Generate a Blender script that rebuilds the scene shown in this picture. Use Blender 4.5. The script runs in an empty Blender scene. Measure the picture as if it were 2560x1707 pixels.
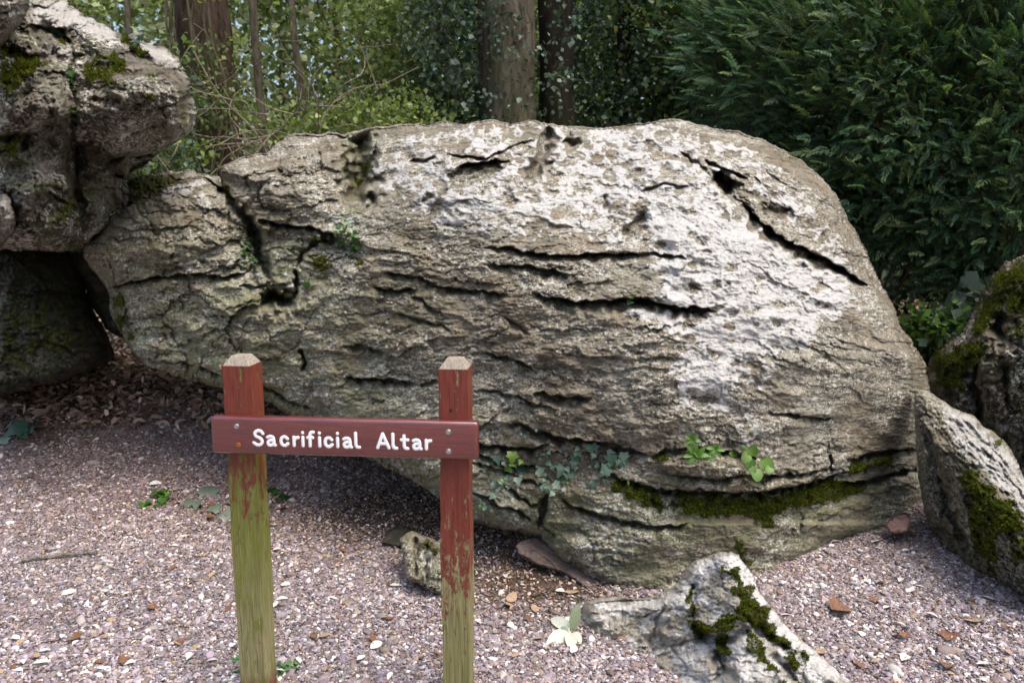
import bpy, bmesh, math, random
import numpy as np
from mathutils import Vector, Matrix, Euler

random.seed(7)
RNG = np.random.default_rng(11)
SC = bpy.context.scene
COL = SC.collection
D2R = math.radians

# ------------------------------------------------------------------ camera, world, sun
CAM_H, PITCH, FPX = 1.62, D2R(9.0), 1992.0
cd = bpy.data.cameras.new('camera')
cd.sensor_width = 36.0
cd.lens = 36.0 * FPX / 2560.0
cd.clip_start = 0.05
cd.clip_end = 400.0
cd.dof.use_dof = True
cd.dof.focus_distance = 3.5
cd.dof.aperture_fstop = 3.8
cam = bpy.data.objects.new('camera', cd)
cam.location = (0, 0, CAM_H)
cam.rotation_euler = (math.pi / 2 - PITCH, 0, 0)
COL.objects.link(cam)
SC.camera = cam

SUN_DIR = Vector((0.36, -0.20, 0.90)).normalized()      # towards the sun
w = bpy.data.worlds.new('World')
SC.world = w
w.use_nodes = True
wn = w.node_tree.nodes
bg = wn['Background']
sky = wn.new('ShaderNodeTexSky')
sky.sky_type = 'NISHITA'
sky.sun_disc = False
sky.sun_elevation = math.asin(SUN_DIR.z)
sky.sun_rotation = math.atan2(SUN_DIR.x, SUN_DIR.y)
sky.air_density = 1.0
sky.dust_density = 5.0
sky.ozone_density = 1.0
w.node_tree.links.new(sky.outputs[0], bg.inputs[0])
bg.inputs[1].default_value = 0.15
sl = bpy.data.lights.new('sun', 'SUN')
sl.energy = 1.35
sl.angle = D2R(48)
sl.color = (1.0, 0.95, 0.88)
sun = bpy.data.objects.new('sun', sl)
sun.rotation_euler = SUN_DIR.to_track_quat('Z', 'Y').to_euler()
COL.objects.link(sun)
vs = SC.view_settings
vs.view_transform = 'Standard'
vs.look = 'None'
vs.use_curve_mapping = False
vs.gamma = 1.0
vs.exposure = 0.95
SC.cycles.max_bounces = 6
SC.cycles.diffuse_bounces = 3
SC.cycles.transmission_bounces = 3
SC.cycles.glossy_bounces = 2

# ------------------------------------------------------------------ helpers
K = 2560.0 / 2352.0
def fD(pts): return [(p[0] * K, p[1] * K) + tuple(p[2:]) for p in pts]
def crop(ox, oy, s):
    return lambda pts: [(ox + p[0] * s, oy + p[1] * s) + tuple(p[2:]) for p in pts]
cA = crop(0, 0, 860 / 1568); cB = crop(860, 0, 860 / 1568); cC = crop(1700, 0, 860 / 1568)
cL = crop(0, 850, 860 / 1573); cE = crop(860, 850, 860 / 1573); cF = crop(1700, 850, 860 / 1573)

CP, SP = math.cos(PITCH), math.sin(PITCH)
def at(px, py, Y):
    """point of the world seen at photo position px,py whose distance north of the lens is Y"""
    x = (np.asarray(px, float) - 1280.0) / FPX
    v = -(np.asarray(py, float) - 853.5) / FPX
    dy = CP + v * SP
    dz = -SP + v * CP
    t = np.asarray(Y, float) / dy
    return np.stack(np.broadcast_arrays(x * t, np.asarray(Y, float) + 0 * t, CAM_H + dz * t), -1)
def atD(px, py, Y): return at(px * K, py * K, Y)

def sm(a, b, x):
    t = np.clip((x - a) / (b - a), 0, 1)
    return t * t * (3 - 2 * t)

def _h(ix, iy, seed):
    h = (ix.astype(np.int64) * 374761393 + iy.astype(np.int64) * 668265263 + seed * 974634777) & 0xffffffff
    h = ((h ^ (h >> 13)) * 1274126177) & 0xffffffff
    h = ((h ^ (h >> 16)) * 2246822519) & 0xffffffff
    return (h ^ (h >> 15)) & 0xffffffff
def pn(x, y, seed=0):
    """perlin noise, about -1..1"""
    x = np.asarray(x, float); y = np.asarray(y, float)
    xi = np.floor(x); yi = np.floor(y)
    xf = x - xi; yf = y - yi
    u = xf * xf * xf * (xf * (xf * 6 - 15) + 10)
    v = yf * yf * yf * (yf * (yf * 6 - 15) + 10)
    r = 0
    for dx, wx in ((0, 1 - u), (1, u)):
        for dy, wy in ((0, 1 - v), (1, v)):
            a = _h(xi + dx, yi + dy, seed) * (2 * math.pi / 4294967296.0)
            r = r + wx * wy * (np.cos(a) * (xf - dx) + np.sin(a) * (yf - dy))
    return r * 1.5
def fbm(x, y, seed=0, o=4, g=0.5):
    r = 0; a = 1.0; f = 1.0
    for k in range(o):
        r = r + a * pn(x * f, y * f, seed + k * 17); a *= g; f *= 2.03
    return r
def worley(x, y, seed=0):
    """distance to the nearest and second nearest cell point"""
    xi = np.floor(x); yi = np.floor(y)
    f1 = np.full(x.shape, 9.0); f2 = np.full(x.shape, 9.0)
    for dx in (-1, 0, 1):
        for dy in (-1, 0, 1):
            cx = xi + dx; cy = yi + dy
            a = _h(cx, cy, seed) / 4294967296.0; b = _h(cx, cy, seed + 99) / 4294967296.0
            d = np.hypot(cx + a - x, cy + b - y)
            f2 = np.minimum(f2, np.maximum(f1, d)); f1 = np.minimum(f1, d)
    return f1, f2

def facets(u, v, seed, gap=.05):
    """broken rock: tilted blocks between sharp joints; about -1..1"""
    xi = np.floor(u); yi = np.floor(v); f1 = np.full(u.shape, 9.0); f2 = np.full(u.shape, 9.0); val = np.zeros(u.shape)
    for dx in (-1, 0, 1):
        for dy in (-1, 0, 1):
            cx = xi + dx; cy = yi + dy; r = [_h(cx, cy, seed + 11 * k) / 4294967296.0 for k in range(5)]
            du = u - cx - r[0]; dv = v - cy - r[1]; d = np.hypot(du, dv); m = d < f1
            f2 = np.where(m, f1, np.minimum(f2, d)); f1 = np.where(m, d, f1)
            val = np.where(m, (r[2] - .5) * 1.3 + (r[3] - .5) * du * 1.6 + (r[4] - .15) * dv * 1.5, val)
    return val - .9 * np.exp(-(f2 - f1) / gap)
def poly_dist(X, Y, pts, closed):
    """distance, signed side (positive = below a left-to-right line), place along the line 0..1"""
    P = np.array([p[:2] for p in pts], float)
    if closed: P = np.vstack([P, P[:1]])
    L = np.hypot(*(P[1:] - P[:-1]).T); T = L.sum(); acc = 0.0
    best = np.full(X.shape, 1e18); side = np.zeros(X.shape); tt = np.zeros(X.shape)
    for i in range(len(P) - 1):
        ax, ay = P[i]; bx, by = P[i + 1] - P[i]
        l2 = bx * bx + by * by + 1e-9
        t = np.clip(((X - ax) * bx + (Y - ay) * by) / l2, 0, 1)
        ex = X - ax - t * bx; ey = Y - ay - t * by
        d = ex * ex + ey * ey
        m = d < best
        best = np.where(m, d, best)
        side = np.where(m, np.sign(bx * ey - by * ex), side)
        tt = np.where(m, (acc + t * L[i]) / T, tt)
        acc += L[i]
    return np.sqrt(best), side, tt
def inside(X, Y, pts):
    P = [p[:2] for p in pts]
    r = np.zeros(X.shape, bool)
    for i in range(len(P)):
        x1, y1 = P[i]; x2, y2 = P[(i + 1) % len(P)]
        if y1 == y2: continue
        c = ((y1 > Y) != (y2 > Y)) & (X < (x2 - x1) * (Y - y1) / (y2 - y1) + x1)
        r ^= c
    return r
def area_mask(X, Y, pts, feather, warp=0, seed=5):
    if warp:
        X = X + warp * fbm(X / (warp * 2.2), Y / (warp * 2.2), seed, 4, .6); Y = Y + warp * fbm(X / (warp * 2.2), Y / (warp * 2.2), seed + 50, 4, .6)
    x0 = min(p[0] for p in pts) - 2 * feather; x1 = max(p[0] for p in pts) + 2 * feather
    y0 = min(p[1] for p in pts) - 2 * feather; y1 = max(p[1] for p in pts) + 2 * feather
    out = np.zeros(X.shape); m = (X > x0) & (X < x1) & (Y > y0) & (Y < y1)
    if m.any():
        d, _, _ = poly_dist(X[m], Y[m], pts, True)
        d = np.where(inside(X[m], Y[m], pts), d, -d)
        out[m] = sm(-feather, feather, d)
    return out
def tps(ctrl, X, Y, lam=0.0):
    C = np.array(ctrl, float); n = len(C); s = 1000.0
    c = C[:, :2] / s
    def U(r2): return 0.5 * r2 * np.log(r2 + 1e-12)
    A = U(((c[:, None] - c[None]) ** 2).sum(-1)) + lam * np.eye(n)
    Pm = np.hstack([np.ones((n, 1)), c])
    M = np.block([[A, Pm], [Pm.T, np.zeros((3, 3))]])
    sol = np.linalg.solve(M, np.concatenate([C[:, 2], np.zeros(3)]))
    x = X / s; y = Y / s
    r = sol[n] + sol[n + 1] * x + sol[n + 2] * y
    for i in range(n): r = r + sol[i] * U((x - c[i, 0]) ** 2 + (y - c[i, 1]) ** 2)
    return r

# ---- objects
def tag(o, label=None, cat=None, group=None, kind=None):
    if label: o['label'] = label
    if cat: o['category'] = cat
    if group: o['group'] = group
    if kind: o['kind'] = kind
    return o
def empty(name, loc=(0, 0, 0), rz=0):
    o = bpy.data.objects.new(name, None)
    o.empty_display_size = 0.1
    o.location = loc; o.rotation_euler = (0, 0, rz)
    COL.objects.link(o); return o
def mesh_np(name, V, F, mat=None, parent=None, smooth=True, attrs=None, link=True):
    """V (n,3); F (m,3) or (m,4) or a list of such arrays"""
    Fs = F if isinstance(F, list) else [F]
    Fs = [np.asarray(f, np.int32) for f in Fs if len(f)]
    me = bpy.data.meshes.new(name)
    me.vertices.add(len(V)); me.vertices.foreach_set('co', np.asarray(V, np.float32).ravel())
    idx = np.concatenate([f.ravel() for f in Fs])
    tot = np.concatenate([np.full(len(f), f.shape[1], np.int32) for f in Fs])
    st = np.concatenate([[0], np.cumsum(tot)[:-1]]).astype(np.int32)
    me.loops.add(len(idx)); me.loops.foreach_set('vertex_index', idx)
    me.polygons.add(len(tot)); me.polygons.foreach_set('loop_start', st)
    me.polygons.foreach_set('loop_total', tot)
    me.update(calc_edges=True); me.validate()
    me.polygons.foreach_set('use_smooth', np.full(len(me.polygons), smooth))
    for k, a in (attrs or {}).items():
        a = np.asarray(a, np.float32)
        if len(me.vertices) != len(a): continue
        if a.ndim == 1: a = np.stack([a, a, a], -1)
        ca = me.color_attributes.new(k, 'FLOAT_COLOR', 'POINT')
        ca.data.foreach_set('color', np.hstack([a, np.ones((len(a), 1), np.float32)]).ravel())
    if mat: me.materials.append(mat)
    if not link: return me
    o = bpy.data.objects.new(name, me); COL.objects.link(o)
    if parent: o.parent = parent
    return o
class MB:
    """collects vertices and faces for one mesh"""
    def __init__(s): s.v = []; s.f = []; s.c = []; s.n = 0
    def add(s, V, F, c=None):
        V = np.asarray(V, float)
        s.v.append(V); s.f += [tuple(i + s.n for i in f) for f in F]
        s.c.append(np.tile(np.array(c if c is not None else (1, 1, 1), float), (len(V), 1))); s.n += len(V)
    def tube(s, P, R, sides=6, c=None, cap=True):
        P = np.asarray(P, float); n = len(P)
        R = np.broadcast_to(R, (n,))
        T = np.gradient(P, axis=0); T /= np.linalg.norm(T, axis=1)[:, None] + 1e-9
        ref = np.array([0, 0, 1.0]) if abs(T[0][2]) < .9 else np.array([1.0, 0, 0])
        V = []
        for i in range(n):
            a = np.cross(T[i], ref); a /= np.linalg.norm(a) + 1e-9
            b = np.cross(T[i], a)
            for k in range(sides):
                q = 2 * math.pi * k / sides
                V.append(P[i] + R[i] * (math.cos(q) * a + math.sin(q) * b))
        F = [(i * sides + k, i * sides + (k + 1) % sides, (i + 1) * sides + (k + 1) % sides, (i + 1) * sides + k) for i in range(n - 1) for k in range(sides)]
        if cap: F += [tuple(range(sides))[::-1], tuple((n - 1) * sides + k for k in range(sides))]
        s.add(V, F, c)
    def build(s, name, mat, parent=None, smooth=True, link=True):
        me = bpy.data.meshes.new(name)
        V = np.concatenate(s.v)
        me.from_pydata(V.tolist(), [], s.f); me.update()
        me.polygons.foreach_set('use_smooth', np.full(len(me.polygons), smooth))
        C = np.concatenate(s.c)
        ca = me.color_attributes.new('tint', 'FLOAT_COLOR', 'POINT')
        ca.data.foreach_set('color', np.hstack([C, np.ones((len(C), 1))]).astype(np.float32).ravel())
        me.materials.append(mat)
        if not link: return me
        o = bpy.data.objects.new(name, me); COL.objects.link(o)
        if parent: o.parent = parent
        return o

# ---- materials
class NT:
    def __init__(s, name):
        s.m = bpy.data.materials.new(name); s.m.use_nodes = True
        s.t = s.m.node_tree; s.n = s.t.nodes
        s.b = s.n['Principled BSDF']; s.out = s.n['Material Output']
    def l(s, a, b): s.t.links.new(a, b)
    def node(s, k, **kw):
        n = s.n.new(k)
        for a, v in kw.items(): setattr(n, a, v)
        return n
    def obj(s, scale=(1, 1, 1), rot=(0, 0, 0)):
        tc = s.node('ShaderNodeTexCoord'); mp = s.node('ShaderNodeMapping')
        mp.inputs['Scale'].default_value = scale; mp.inputs['Rotation'].default_value = rot
        s.l(tc.outputs['Object'], mp.inputs[0]); return mp.outputs[0]
    def noise(s, vec, scale, detail=6, rough=.6, dist=0):
        n = s.node('ShaderNodeTexNoise'); s.l(vec, n.inputs['Vector'])
        n.inputs['Scale'].default_value = scale; n.inputs['Detail'].default_value = detail
        n.inputs['Roughness'].default_value = rough; n.inputs['Distortion'].default_value = dist
        return n.outputs['Fac']
    def vor(s, vec, scale, feature='F1', out='Distance'):
        n = s.node('ShaderNodeTexVoronoi', feature=feature); s.l(vec, n.inputs['Vector'])
        n.inputs['Scale'].default_value = scale; return n.outputs[out]
    def ramp(s, fac, a, b, lo=0.0, hi=1.0):
        n = s.node('ShaderNodeMapRange'); n.interpolation_type = 'SMOOTHSTEP'
        s.l(fac, n.inputs[0]); n.inputs[1].default_value = a; n.inputs[2].default_value = b
        n.inputs[3].default_value = lo; n.inputs[4].default_value = hi; return n.outputs[0]
    def math(s, op, a, b=None, clamp=False):
        n = s.node('ShaderNodeMath', operation=op, use_clamp=clamp)
        for i, v in enumerate((a, b)):
            if v is None: continue
            if isinstance(v, (int, float)): n.inputs[i].default_value = v
            else: s.l(v, n.inputs[i])
        return n.outputs[0]
    def mix(s, fac, a, b, mode='MIX'):
        n = s.node('ShaderNodeMix', data_type='RGBA', blend_type=mode)
        for i, v in ((0, fac), (6, a), (7, b)):
            if isinstance(v, (int, float)): n.inputs[i].default_value = v
            elif isinstance(v, tuple): n.inputs[i].default_value = v + (1.0,) * (4 - len(v))
            else: s.l(v, n.inputs[i])
        return n.outputs[2]
    def attr(s, name, kind='GEOMETRY'):
        n = s.node('ShaderNodeAttribute', attribute_name=name, attribute_type=kind); return n
    def sep(s, col):
        n = s.node('ShaderNodeSeparateColor'); s.l(col, n.inputs[0]); return n.outputs
    def bump(s, h, strength, dist, prev=None):
        n = s.node('ShaderNodeBump'); n.inputs['Strength'].default_value = strength
        n.inputs['Distance'].default_value = dist; s.l(h, n.inputs['Height'])
        if prev is not None: s.l(prev, n.inputs['Normal'])
        return n.outputs[0]
    def fin(s, col=None, rough=.8, nrm=None, spec=.3):
        if col is not None:
            if isinstance(col, tuple): s.b.inputs['Base Color'].default_value = col + (1,)
            else: s.l(col, s.b.inputs['Base Color'])
        if isinstance(rough, (int, float)): s.b.inputs['Roughness'].default_value = rough
        else: s.l(rough, s.b.inputs['Roughness'])
        s.b.inputs['Specular IOR Level'].default_value = spec
        if nrm is not None: s.l(nrm, s.b.inputs['Normal'])
        return s.m

def rock_material(name, brown=(.225, .185, .12), grey=(.34, .31, .235), dark=(.06, .05, .032), pale=(.70, .685, .65),
                  green=(.22, .23, .115), lam=(1, 1, 3.2), speck=.5, lichen_scale=24, blotch=.0):
    t = NT(name)
    o = t.obj((1, 1, 1)); ol = t.obj(lam, (0, D2R(7), 0))
    m = t.sep(t.attr('mask').outputs['Color'])           # pale, moss, algae
    n1 = t.noise(o, 1.7, 8, .62); n2 = t.noise(ol, 11, 9, .70, .15); n3 = t.noise(ol, 34, 6, .7, .3)
    c = t.mix(t.ramp(n1, .36, .66), brown, grey)
    c = t.mix(t.math('MULTIPLY', t.ramp(n2, .54, .36), .85), c, dark)
    c = t.mix(t.math('MULTIPLY', t.ramp(n3, .50, .38), .6), c, dark)
    c = t.mix(t.math('MULTIPLY', t.ramp(t.noise(o, 5.3, 5, .6), .5, .7), .35), c, (.36, .26, .16))
    if blotch: c = t.mix(t.math('MULTIPLY', t.ramp(t.noise(o, 7, 8, .7, .4), .47, .60), blotch), c, dark)
    # algae film
    ag = t.math('MULTIPLY', m[2], t.ramp(t.noise(ol, 5, 7, .7), .36, .62))
    c = t.mix(ag, c, green)
    # lichen flecks, then the pale mask: weathering mixed with painted highlights
    sp = t.ramp(t.noise(t.obj((1, 1, 1.8)), lichen_scale, 6, .72), .54, .60)
    sp2 = t.ramp(t.noise(t.obj((1, 1, 1.5)), lichen_scale * 3.0, 4, .7), .535, .585)
    n5 = t.noise(o, 3.1, 5, .6)
    sp = t.math('MULTIPLY', t.math('MAXIMUM', sp, sp2), t.ramp(n5, .43, .60, speck * .06, speck * 1.05), True)
    c = t.mix(sp, c, (.70, .69, .60))
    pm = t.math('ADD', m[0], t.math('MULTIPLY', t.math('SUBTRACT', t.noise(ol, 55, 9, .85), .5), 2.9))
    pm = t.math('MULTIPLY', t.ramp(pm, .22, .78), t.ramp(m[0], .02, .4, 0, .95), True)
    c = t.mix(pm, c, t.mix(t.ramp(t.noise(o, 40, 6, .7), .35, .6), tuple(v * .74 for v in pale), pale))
    # moss
    mn = t.noise(o, 60, 5, .7)
    mm = t.ramp(t.math('ADD', m[1], t.math('MULTIPLY', t.math('SUBTRACT', t.noise(o, 19, 7, .75), .5), 1.3)), .42, .60)
    mc = t.mix(t.ramp(mn, .35, .65), (.035, .045, .008), (.13, .14, .02)); mc = t.mix(t.ramp(t.noise(o, 11, 4, .6), .48, .66), mc, (.075, .055, .018))
    c = t.mix(mm, c, mc)
    h = t.math('ADD', t.math('MULTIPLY', n2, .5), t.math('MULTIPLY', n3, .35))
    h = t.math('ADD', h, t.math('MULTIPLY', t.noise(o, 90, 5, .75), .30))
    h = t.math('ADD', h, t.math('MULTIPLY', mn, t.math('MULTIPLY', mm, .6)))
    nb = t.bump(h, 1.0, .045)
    return t.fin(c, t.mix(mm, (.62,) * 3, (.95,) * 3), nb, .35)

def leaf_material(name, tr=.35, rough=.45, spec=.4, mult=(1, 1, 1)):
    t = NT(name)
    a = t.attr('tint').outputs['Color']
    c = t.mix(1.0, a, mult, 'MULTIPLY')
    n = t.noise(t.obj((1, 1, 1)), 14, 3, .6)
    c = t.mix(t.ramp(n, .3, .7, 0, .35), c, t.mix(1.0, c, (.55, .6, .5), 'MULTIPLY'))
    t.fin(c, rough, None, spec)
    tl = t.node('ShaderNodeBsdfTranslucent'); t.l(t.mix(1.0, c, (1.0, 1.15, .5), 'MULTIPLY'), tl.inputs[0])
    ms = t.node('ShaderNodeMixShader'); ms.inputs[0].default_value = tr
    t.l(t.b.outputs[0], ms.inputs[1]); t.l(tl.outputs[0], ms.inputs[2]); t.l(ms.outputs[0], t.out.inputs[0])
    return t.m
def bark_material(name, a=(.16, .12, .09), b=(.30, .25, .19), green=.3, s=1.0):
    t = NT(name)
    v = t.obj((1, 1, .30)); n = t.noise(v, 11 * s, 9, .75, .5); n2 = t.noise(t.obj(), 2.2, 5, .6)
    c = t.mix(t.ramp(n, .35, .65), a, b)
    c = t.mix(t.math('MULTIPLY', t.ramp(n, .46, .38), .6), c, tuple(v * .4 for v in a))
    c = t.mix(t.math('MULTIPLY', t.ramp(n2, .45, .65), green), c, (.10, .12, .035))
    return t.fin(c, .9, t.bump(n, 1.0, .09), .15)

# ------------------------------------------------------------------ the ground
def gz(x, y):
    """height of the ground"""
    x = np.asarray(x, float); y = np.asarray(y, float)
    z = 0.42 * sm(4.3, 6.4, y) * sm(-.3, -1.5, x)
    z = z + 0.30 * sm(5.2, 9, y) * sm(-1.5, -.3, x)
    z = z + 0.9 * sm(9, 40, y)
    z = z + .02 * pn(x * .9, y * .9, 3) + .008 * pn(x * 3.1, y * 3.1, 4)
    z = z - .06 * np.exp(-(((x + .7) / .9) ** 2 + ((y - 4.6) / .9) ** 2))
    return z
def ground_hit(px, py):
    """where the view line through a photo position meets the ground"""
    Y = np.full(np.shape(px), 3.0)
    lo = np.full(np.shape(px), 1.0); hi = np.full(np.shape(px), 60.0)
    for _ in range(40):
        mid = .5 * (lo + hi); p = at(px, py, mid)
        above = p[..., 2] > gz(p[..., 0], p[..., 1])
        lo = np.where(above, mid, lo); hi = np.where(above, hi, mid)
    p = at(px, py, lo); p[..., 2] = gz(p[..., 0], p[..., 1])
    return p

# ------------------------------------------------------------------ rocks
def rock(name, outline, ctrl, relief, mat, step=2.5, R=60, edge=.35, back=1.5, rough_edge=4, seed=1, parent=None, hold=2.5, masks=None, side_pow=2.0):
    # uneven outline
    O = np.array([p[:2] for p in outline], float)
    Q = []
    for i in range(len(O)):
        a, b = O[i], O[(i + 1) % len(O)]
        n = max(1, int(np.hypot(*(b - a)) / 6))
        for k in range(n): Q.append(a + (b - a) * k / n)
    Q = np.array(Q)
    T = np.roll(Q, -2, 0) - np.roll(Q, 2, 0); N = np.stack([T[:, 1], -T[:, 0]], 1); N /= np.linalg.norm(N, axis=1)[:, None] + 1e-9
    nz = fbm(Q[:, 0] / 38, Q[:, 1] / 38, seed + 900, 4, .6)
    Q = Q + N * (rough_edge * nz)[:, None]
    x0, y0 = Q.min(0) - step; x1, y1 = Q.max(0) + step
    gx = np.arange(x0, x1, step); gy = np.arange(y0, y1, step)
    X, Y = np.meshgrid(gx, gy); ins = inside(X, Y, Q)
    c = ins[:-1, :-1] & ins[1:, :-1] & ins[:-1, 1:] & ins[1:, 1:]
    ny, nx = X.shape
    iy, ix = np.nonzero(c)
    F = np.stack([iy * nx + ix, (iy + 1) * nx + ix, (iy + 1) * nx + ix + 1, iy * nx + ix + 1], 1)
    used = np.unique(F); mp = -np.ones(nx * ny, int); mp[used] = np.arange(len(used)); F = mp[F]
    x = X.ravel()[used].copy(); y = Y.ravel()[used].copy()
    # border
    E = np.concatenate([F[:, [0, 1]], F[:, [1, 2]], F[:, [2, 3]], F[:, [3, 0]]])
    key = np.sort(E, 1); kk = key[:, 0].astype(np.int64) * len(used) + key[:, 1]
    _, inv, cnt = np.unique(kk, return_inverse=True, return_counts=True)
    B = E[cnt[inv] == 1]
    nxt = {}
    for a, b in B: nxt.setdefault(int(a), []).append(int(b))
    loops = []
    while nxt:
        s = next(iter(nxt)); lp = [s]; cur = s
        while True:
            if cur not in nxt: break
            n_ = nxt[cur].pop()
            if not nxt[cur]: del nxt[cur]
            if n_ == s: break
            lp.append(n_); cur = n_
        loops.append(lp)
    arc = np.concatenate([[0], np.cumsum(np.hypot(*(np.roll(Q, -1, 0) - Q).T))]); TL = arc[-1]
    Qe = np.vstack([Q, Q[:1]])
    onb = np.zeros(len(x), bool)
    for lp in loops:
        l = np.array(lp); onb[l] = True
        j = ((x[l][:, None] - Q[None, :, 0]) ** 2 + (y[l][:, None] - Q[None, :, 1]) ** 2).argmin(1)
        sarc = arc[j]
        if len(l) > 12:
            dd = np.diff(np.append(sarc, sarc[0])); dd = (dd + TL / 2) % TL - TL / 2
            un = sarc[0] + np.concatenate([[0], np.cumsum(dd)[:-1]]); tot = dd.sum()
            ext = np.concatenate([un[-5:] - tot, un, un[:5] + tot])
            for _ in range(2): ext = np.convolve(np.pad(ext, 2, 'edge'), np.ones(5) / 5, 'valid')
            sarc = ext[5:-5] % TL
        x[l] = np.interp(sarc, arc, Qe[:, 0]); y[l] = np.interp(sarc, arc, Qe[:, 1])
    # distance to the outline on a coarse set of outline points is enough
    Qc = Q[::2]
    dist = np.full(len(x), 1e9)
    for s in range(0, len(Qc), 40):
        q = Qc[s:s + 40]
        dist = np.minimum(dist, ((x[:, None] - q[None, :, 0]) ** 2 + (y[:, None] - q[None, :, 1]) ** 2).min(1))
    dist = np.sqrt(dist); dist[onb] = 0
    Yb = tps(ctrl, x, y, 1e-3)
    u = np.clip(1 - dist / R, 0, 1)
    Yb = Yb + edge * (1 - np.sqrt(1 - np.minimum(u ** side_pow, 1) * .97))
    rr_ = relief(x, y, dist); h, shift, msk = rr_[:3]; hc = rr_[3] if len(rr_) > 3 else 0
    # relief stands off the surface itself: where the rock face leans back the step along the view is longer
    qx_ = np.arange(x.min() - 20, x.max() + 40, 14.0); qy_ = np.arange(y.min() - 20, y.max() + 40, 14.0)
    GX, GY = np.meshgrid(qx_, qy_); G = tps(ctrl, GX, GY, 1e-3); g1, g0 = np.gradient(G, 14.0)
    slope = np.clip(np.sqrt(1 + (g0 ** 2 + g1 ** 2) * (FPX / G) ** 2), 1, 3.2)
    fx_ = (x - qx_[0]) / 14.0; fy_ = (y - qy_[0]) / 14.0; ix_ = fx_.astype(int); iy_ = fy_.astype(int); fx_ -= ix_; fy_ -= iy_
    sf = (slope[iy_, ix_] * (1 - fx_) * (1 - fy_) + slope[iy_, ix_ + 1] * fx_ * (1 - fy_) + slope[iy_ + 1, ix_] * (1 - fx_) * fy_ + slope[iy_ + 1, ix_ + 1] * fx_ * fy_)
    h = (h - hc) * (1 + .35 * (sf ** .85 - 1)) + hc * sf ** .85
    fade = sm(0, 6, dist)
    P = at(x, y + shift * fade, Yb - h * (.45 + .55 * fade))
    V = [P]; Fs = [F]; base = len(P)
    M = [msk]
    cen = P.mean(0)
    tri = []
    for lp in loops:
        if len(lp) < 12: continue
        lp = lp[::2] if len(lp) % 2 == 0 and False else lp
        L = P[lp]; prev = np.array(lp); lx = x[lp]; ly = y[lp]; cx = x.mean(); cy = y.mean()
        nr = 9
        for k in range(1, nr + 1):
            t = k / nr
            lat = .004 * k + 1 - (1 - t ** hold) ** .5 if t < 1 else .97
            g = t * (1 - t) * 2.0
            qx = lx + (cx - lx) * lat; qy = ly + (cy - ly) * lat
            yy = L[:, 1] + (cen[1] + back * math.sin(t * math.pi / 2) - L[:, 1]) * (1 - (1 - t) ** 1.4) + g * .12 * pn(L[:, 0] * 2.2 + k * .3, L[:, 2] * 2.2 + k * .4, seed)
            ring = at(qx, qy, yy)
            idx = base + np.arange(len(L)); base += len(L)
            V.append(ring); M.append(msk[lp] * np.array([.3, 1, 1]))
            a = prev; b = np.roll(prev, -1); c2 = np.roll(idx, -1); d = idx
            Fs.append(np.stack([b, a, d, c2], 1)); prev = idx
        V.append(ring.mean(0)[None]); M.append(msk[lp].mean(0)[None])
        ci = base; base += 1
        tri.append(np.stack([np.roll(prev, -1), prev, np.full(len(prev), ci)], 1))
    o = mesh_np(name, np.concatenate(V), [np.concatenate(Fs)] + tri, mat, parent, True, {'mask': np.concatenate(M)})
    return o, (x, y, P, msk, dist)

def terraces(x, y, L, s, amp, seed, jump=.14, thr=.0):
    wx = fbm(x / (s * 4.5), y / (s * 1.8), seed, 4, .55)
    ph = L / s + 1.1 * wx
    f = ph - np.floor(ph)
    saw = np.where(f < 1 - jump, f / (1 - jump), (1 - f) / jump)
    m = sm(thr - .25, thr + .35, pn(x / (s * 5), y / (s * 2.2), seed + 31))
    return amp * (saw * m), m
def cracks(x, y, items, seed=3, k=1.0):
    """items: (points, width px, depth m, kind) - kind 'l' ledge, 'v' gully"""
    h = np.zeros(x.shape)
    wx = x + 5 * fbm(x / 28, y / 28, seed, 3); wy = y + 5 * fbm(x / 28, y / 28, seed + 40, 3)
    wj = 1 + .8 * pn(x / 22, y / 22, seed + 77)
    for pts, w_, dep, kind in items:
        mg = w_ * 5 + 8
        xs = [p[0] for p in pts]; ys = [p[1] for p in pts]
        m = (wx > min(xs) - mg) & (wx < max(xs) + mg) & (wy > min(ys) - mg) & (wy < max(ys) + mg)
        if not m.any(): continue
        d, s, t = poly_dist(wx[m], wy[m], pts, False)
        taper = np.clip(np.minimum(t, 1 - t) * 6, .0, 1) ** .6
        ww = w_ * (0.35 + .65 * taper) * np.clip(wj[m], .5, 1.7)
        end = np.where((t <= 0) | (t >= 1), np.exp(-(d / (w_ * .6)) ** 2), 1)
        if kind == 'l':
            below = np.exp(-np.maximum(d - ww * .35, 0) / (ww * .8)); above = np.exp(-(d / (ww * .22 + 1.0)) ** 2)
            g = np.where(s > 0, below, above)
            lip = np.where(s < 0, np.exp(-d / (ww * 2.2)) * .16, 0)
            H = -1.15 * dep * g * taper * end + dep * lip * taper * end
        else:
            H = -1.5 * dep * np.exp(-(d / ww) ** 2) * taper * end
        yield m, H
def crack_sum(x, y, items, seed=3):
    neg = np.zeros(x.shape); pos = np.zeros(x.shape)
    for m, H in cracks(x, y, items, seed):
        neg[m] = np.minimum(neg[m], H); pos[m] = np.maximum(pos[m], H)
    return neg + pos * (neg > -.01)
cH = crop(1100, 1000, 900 / 2352); cI = crop(200, 850, 900 / 2352)

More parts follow.
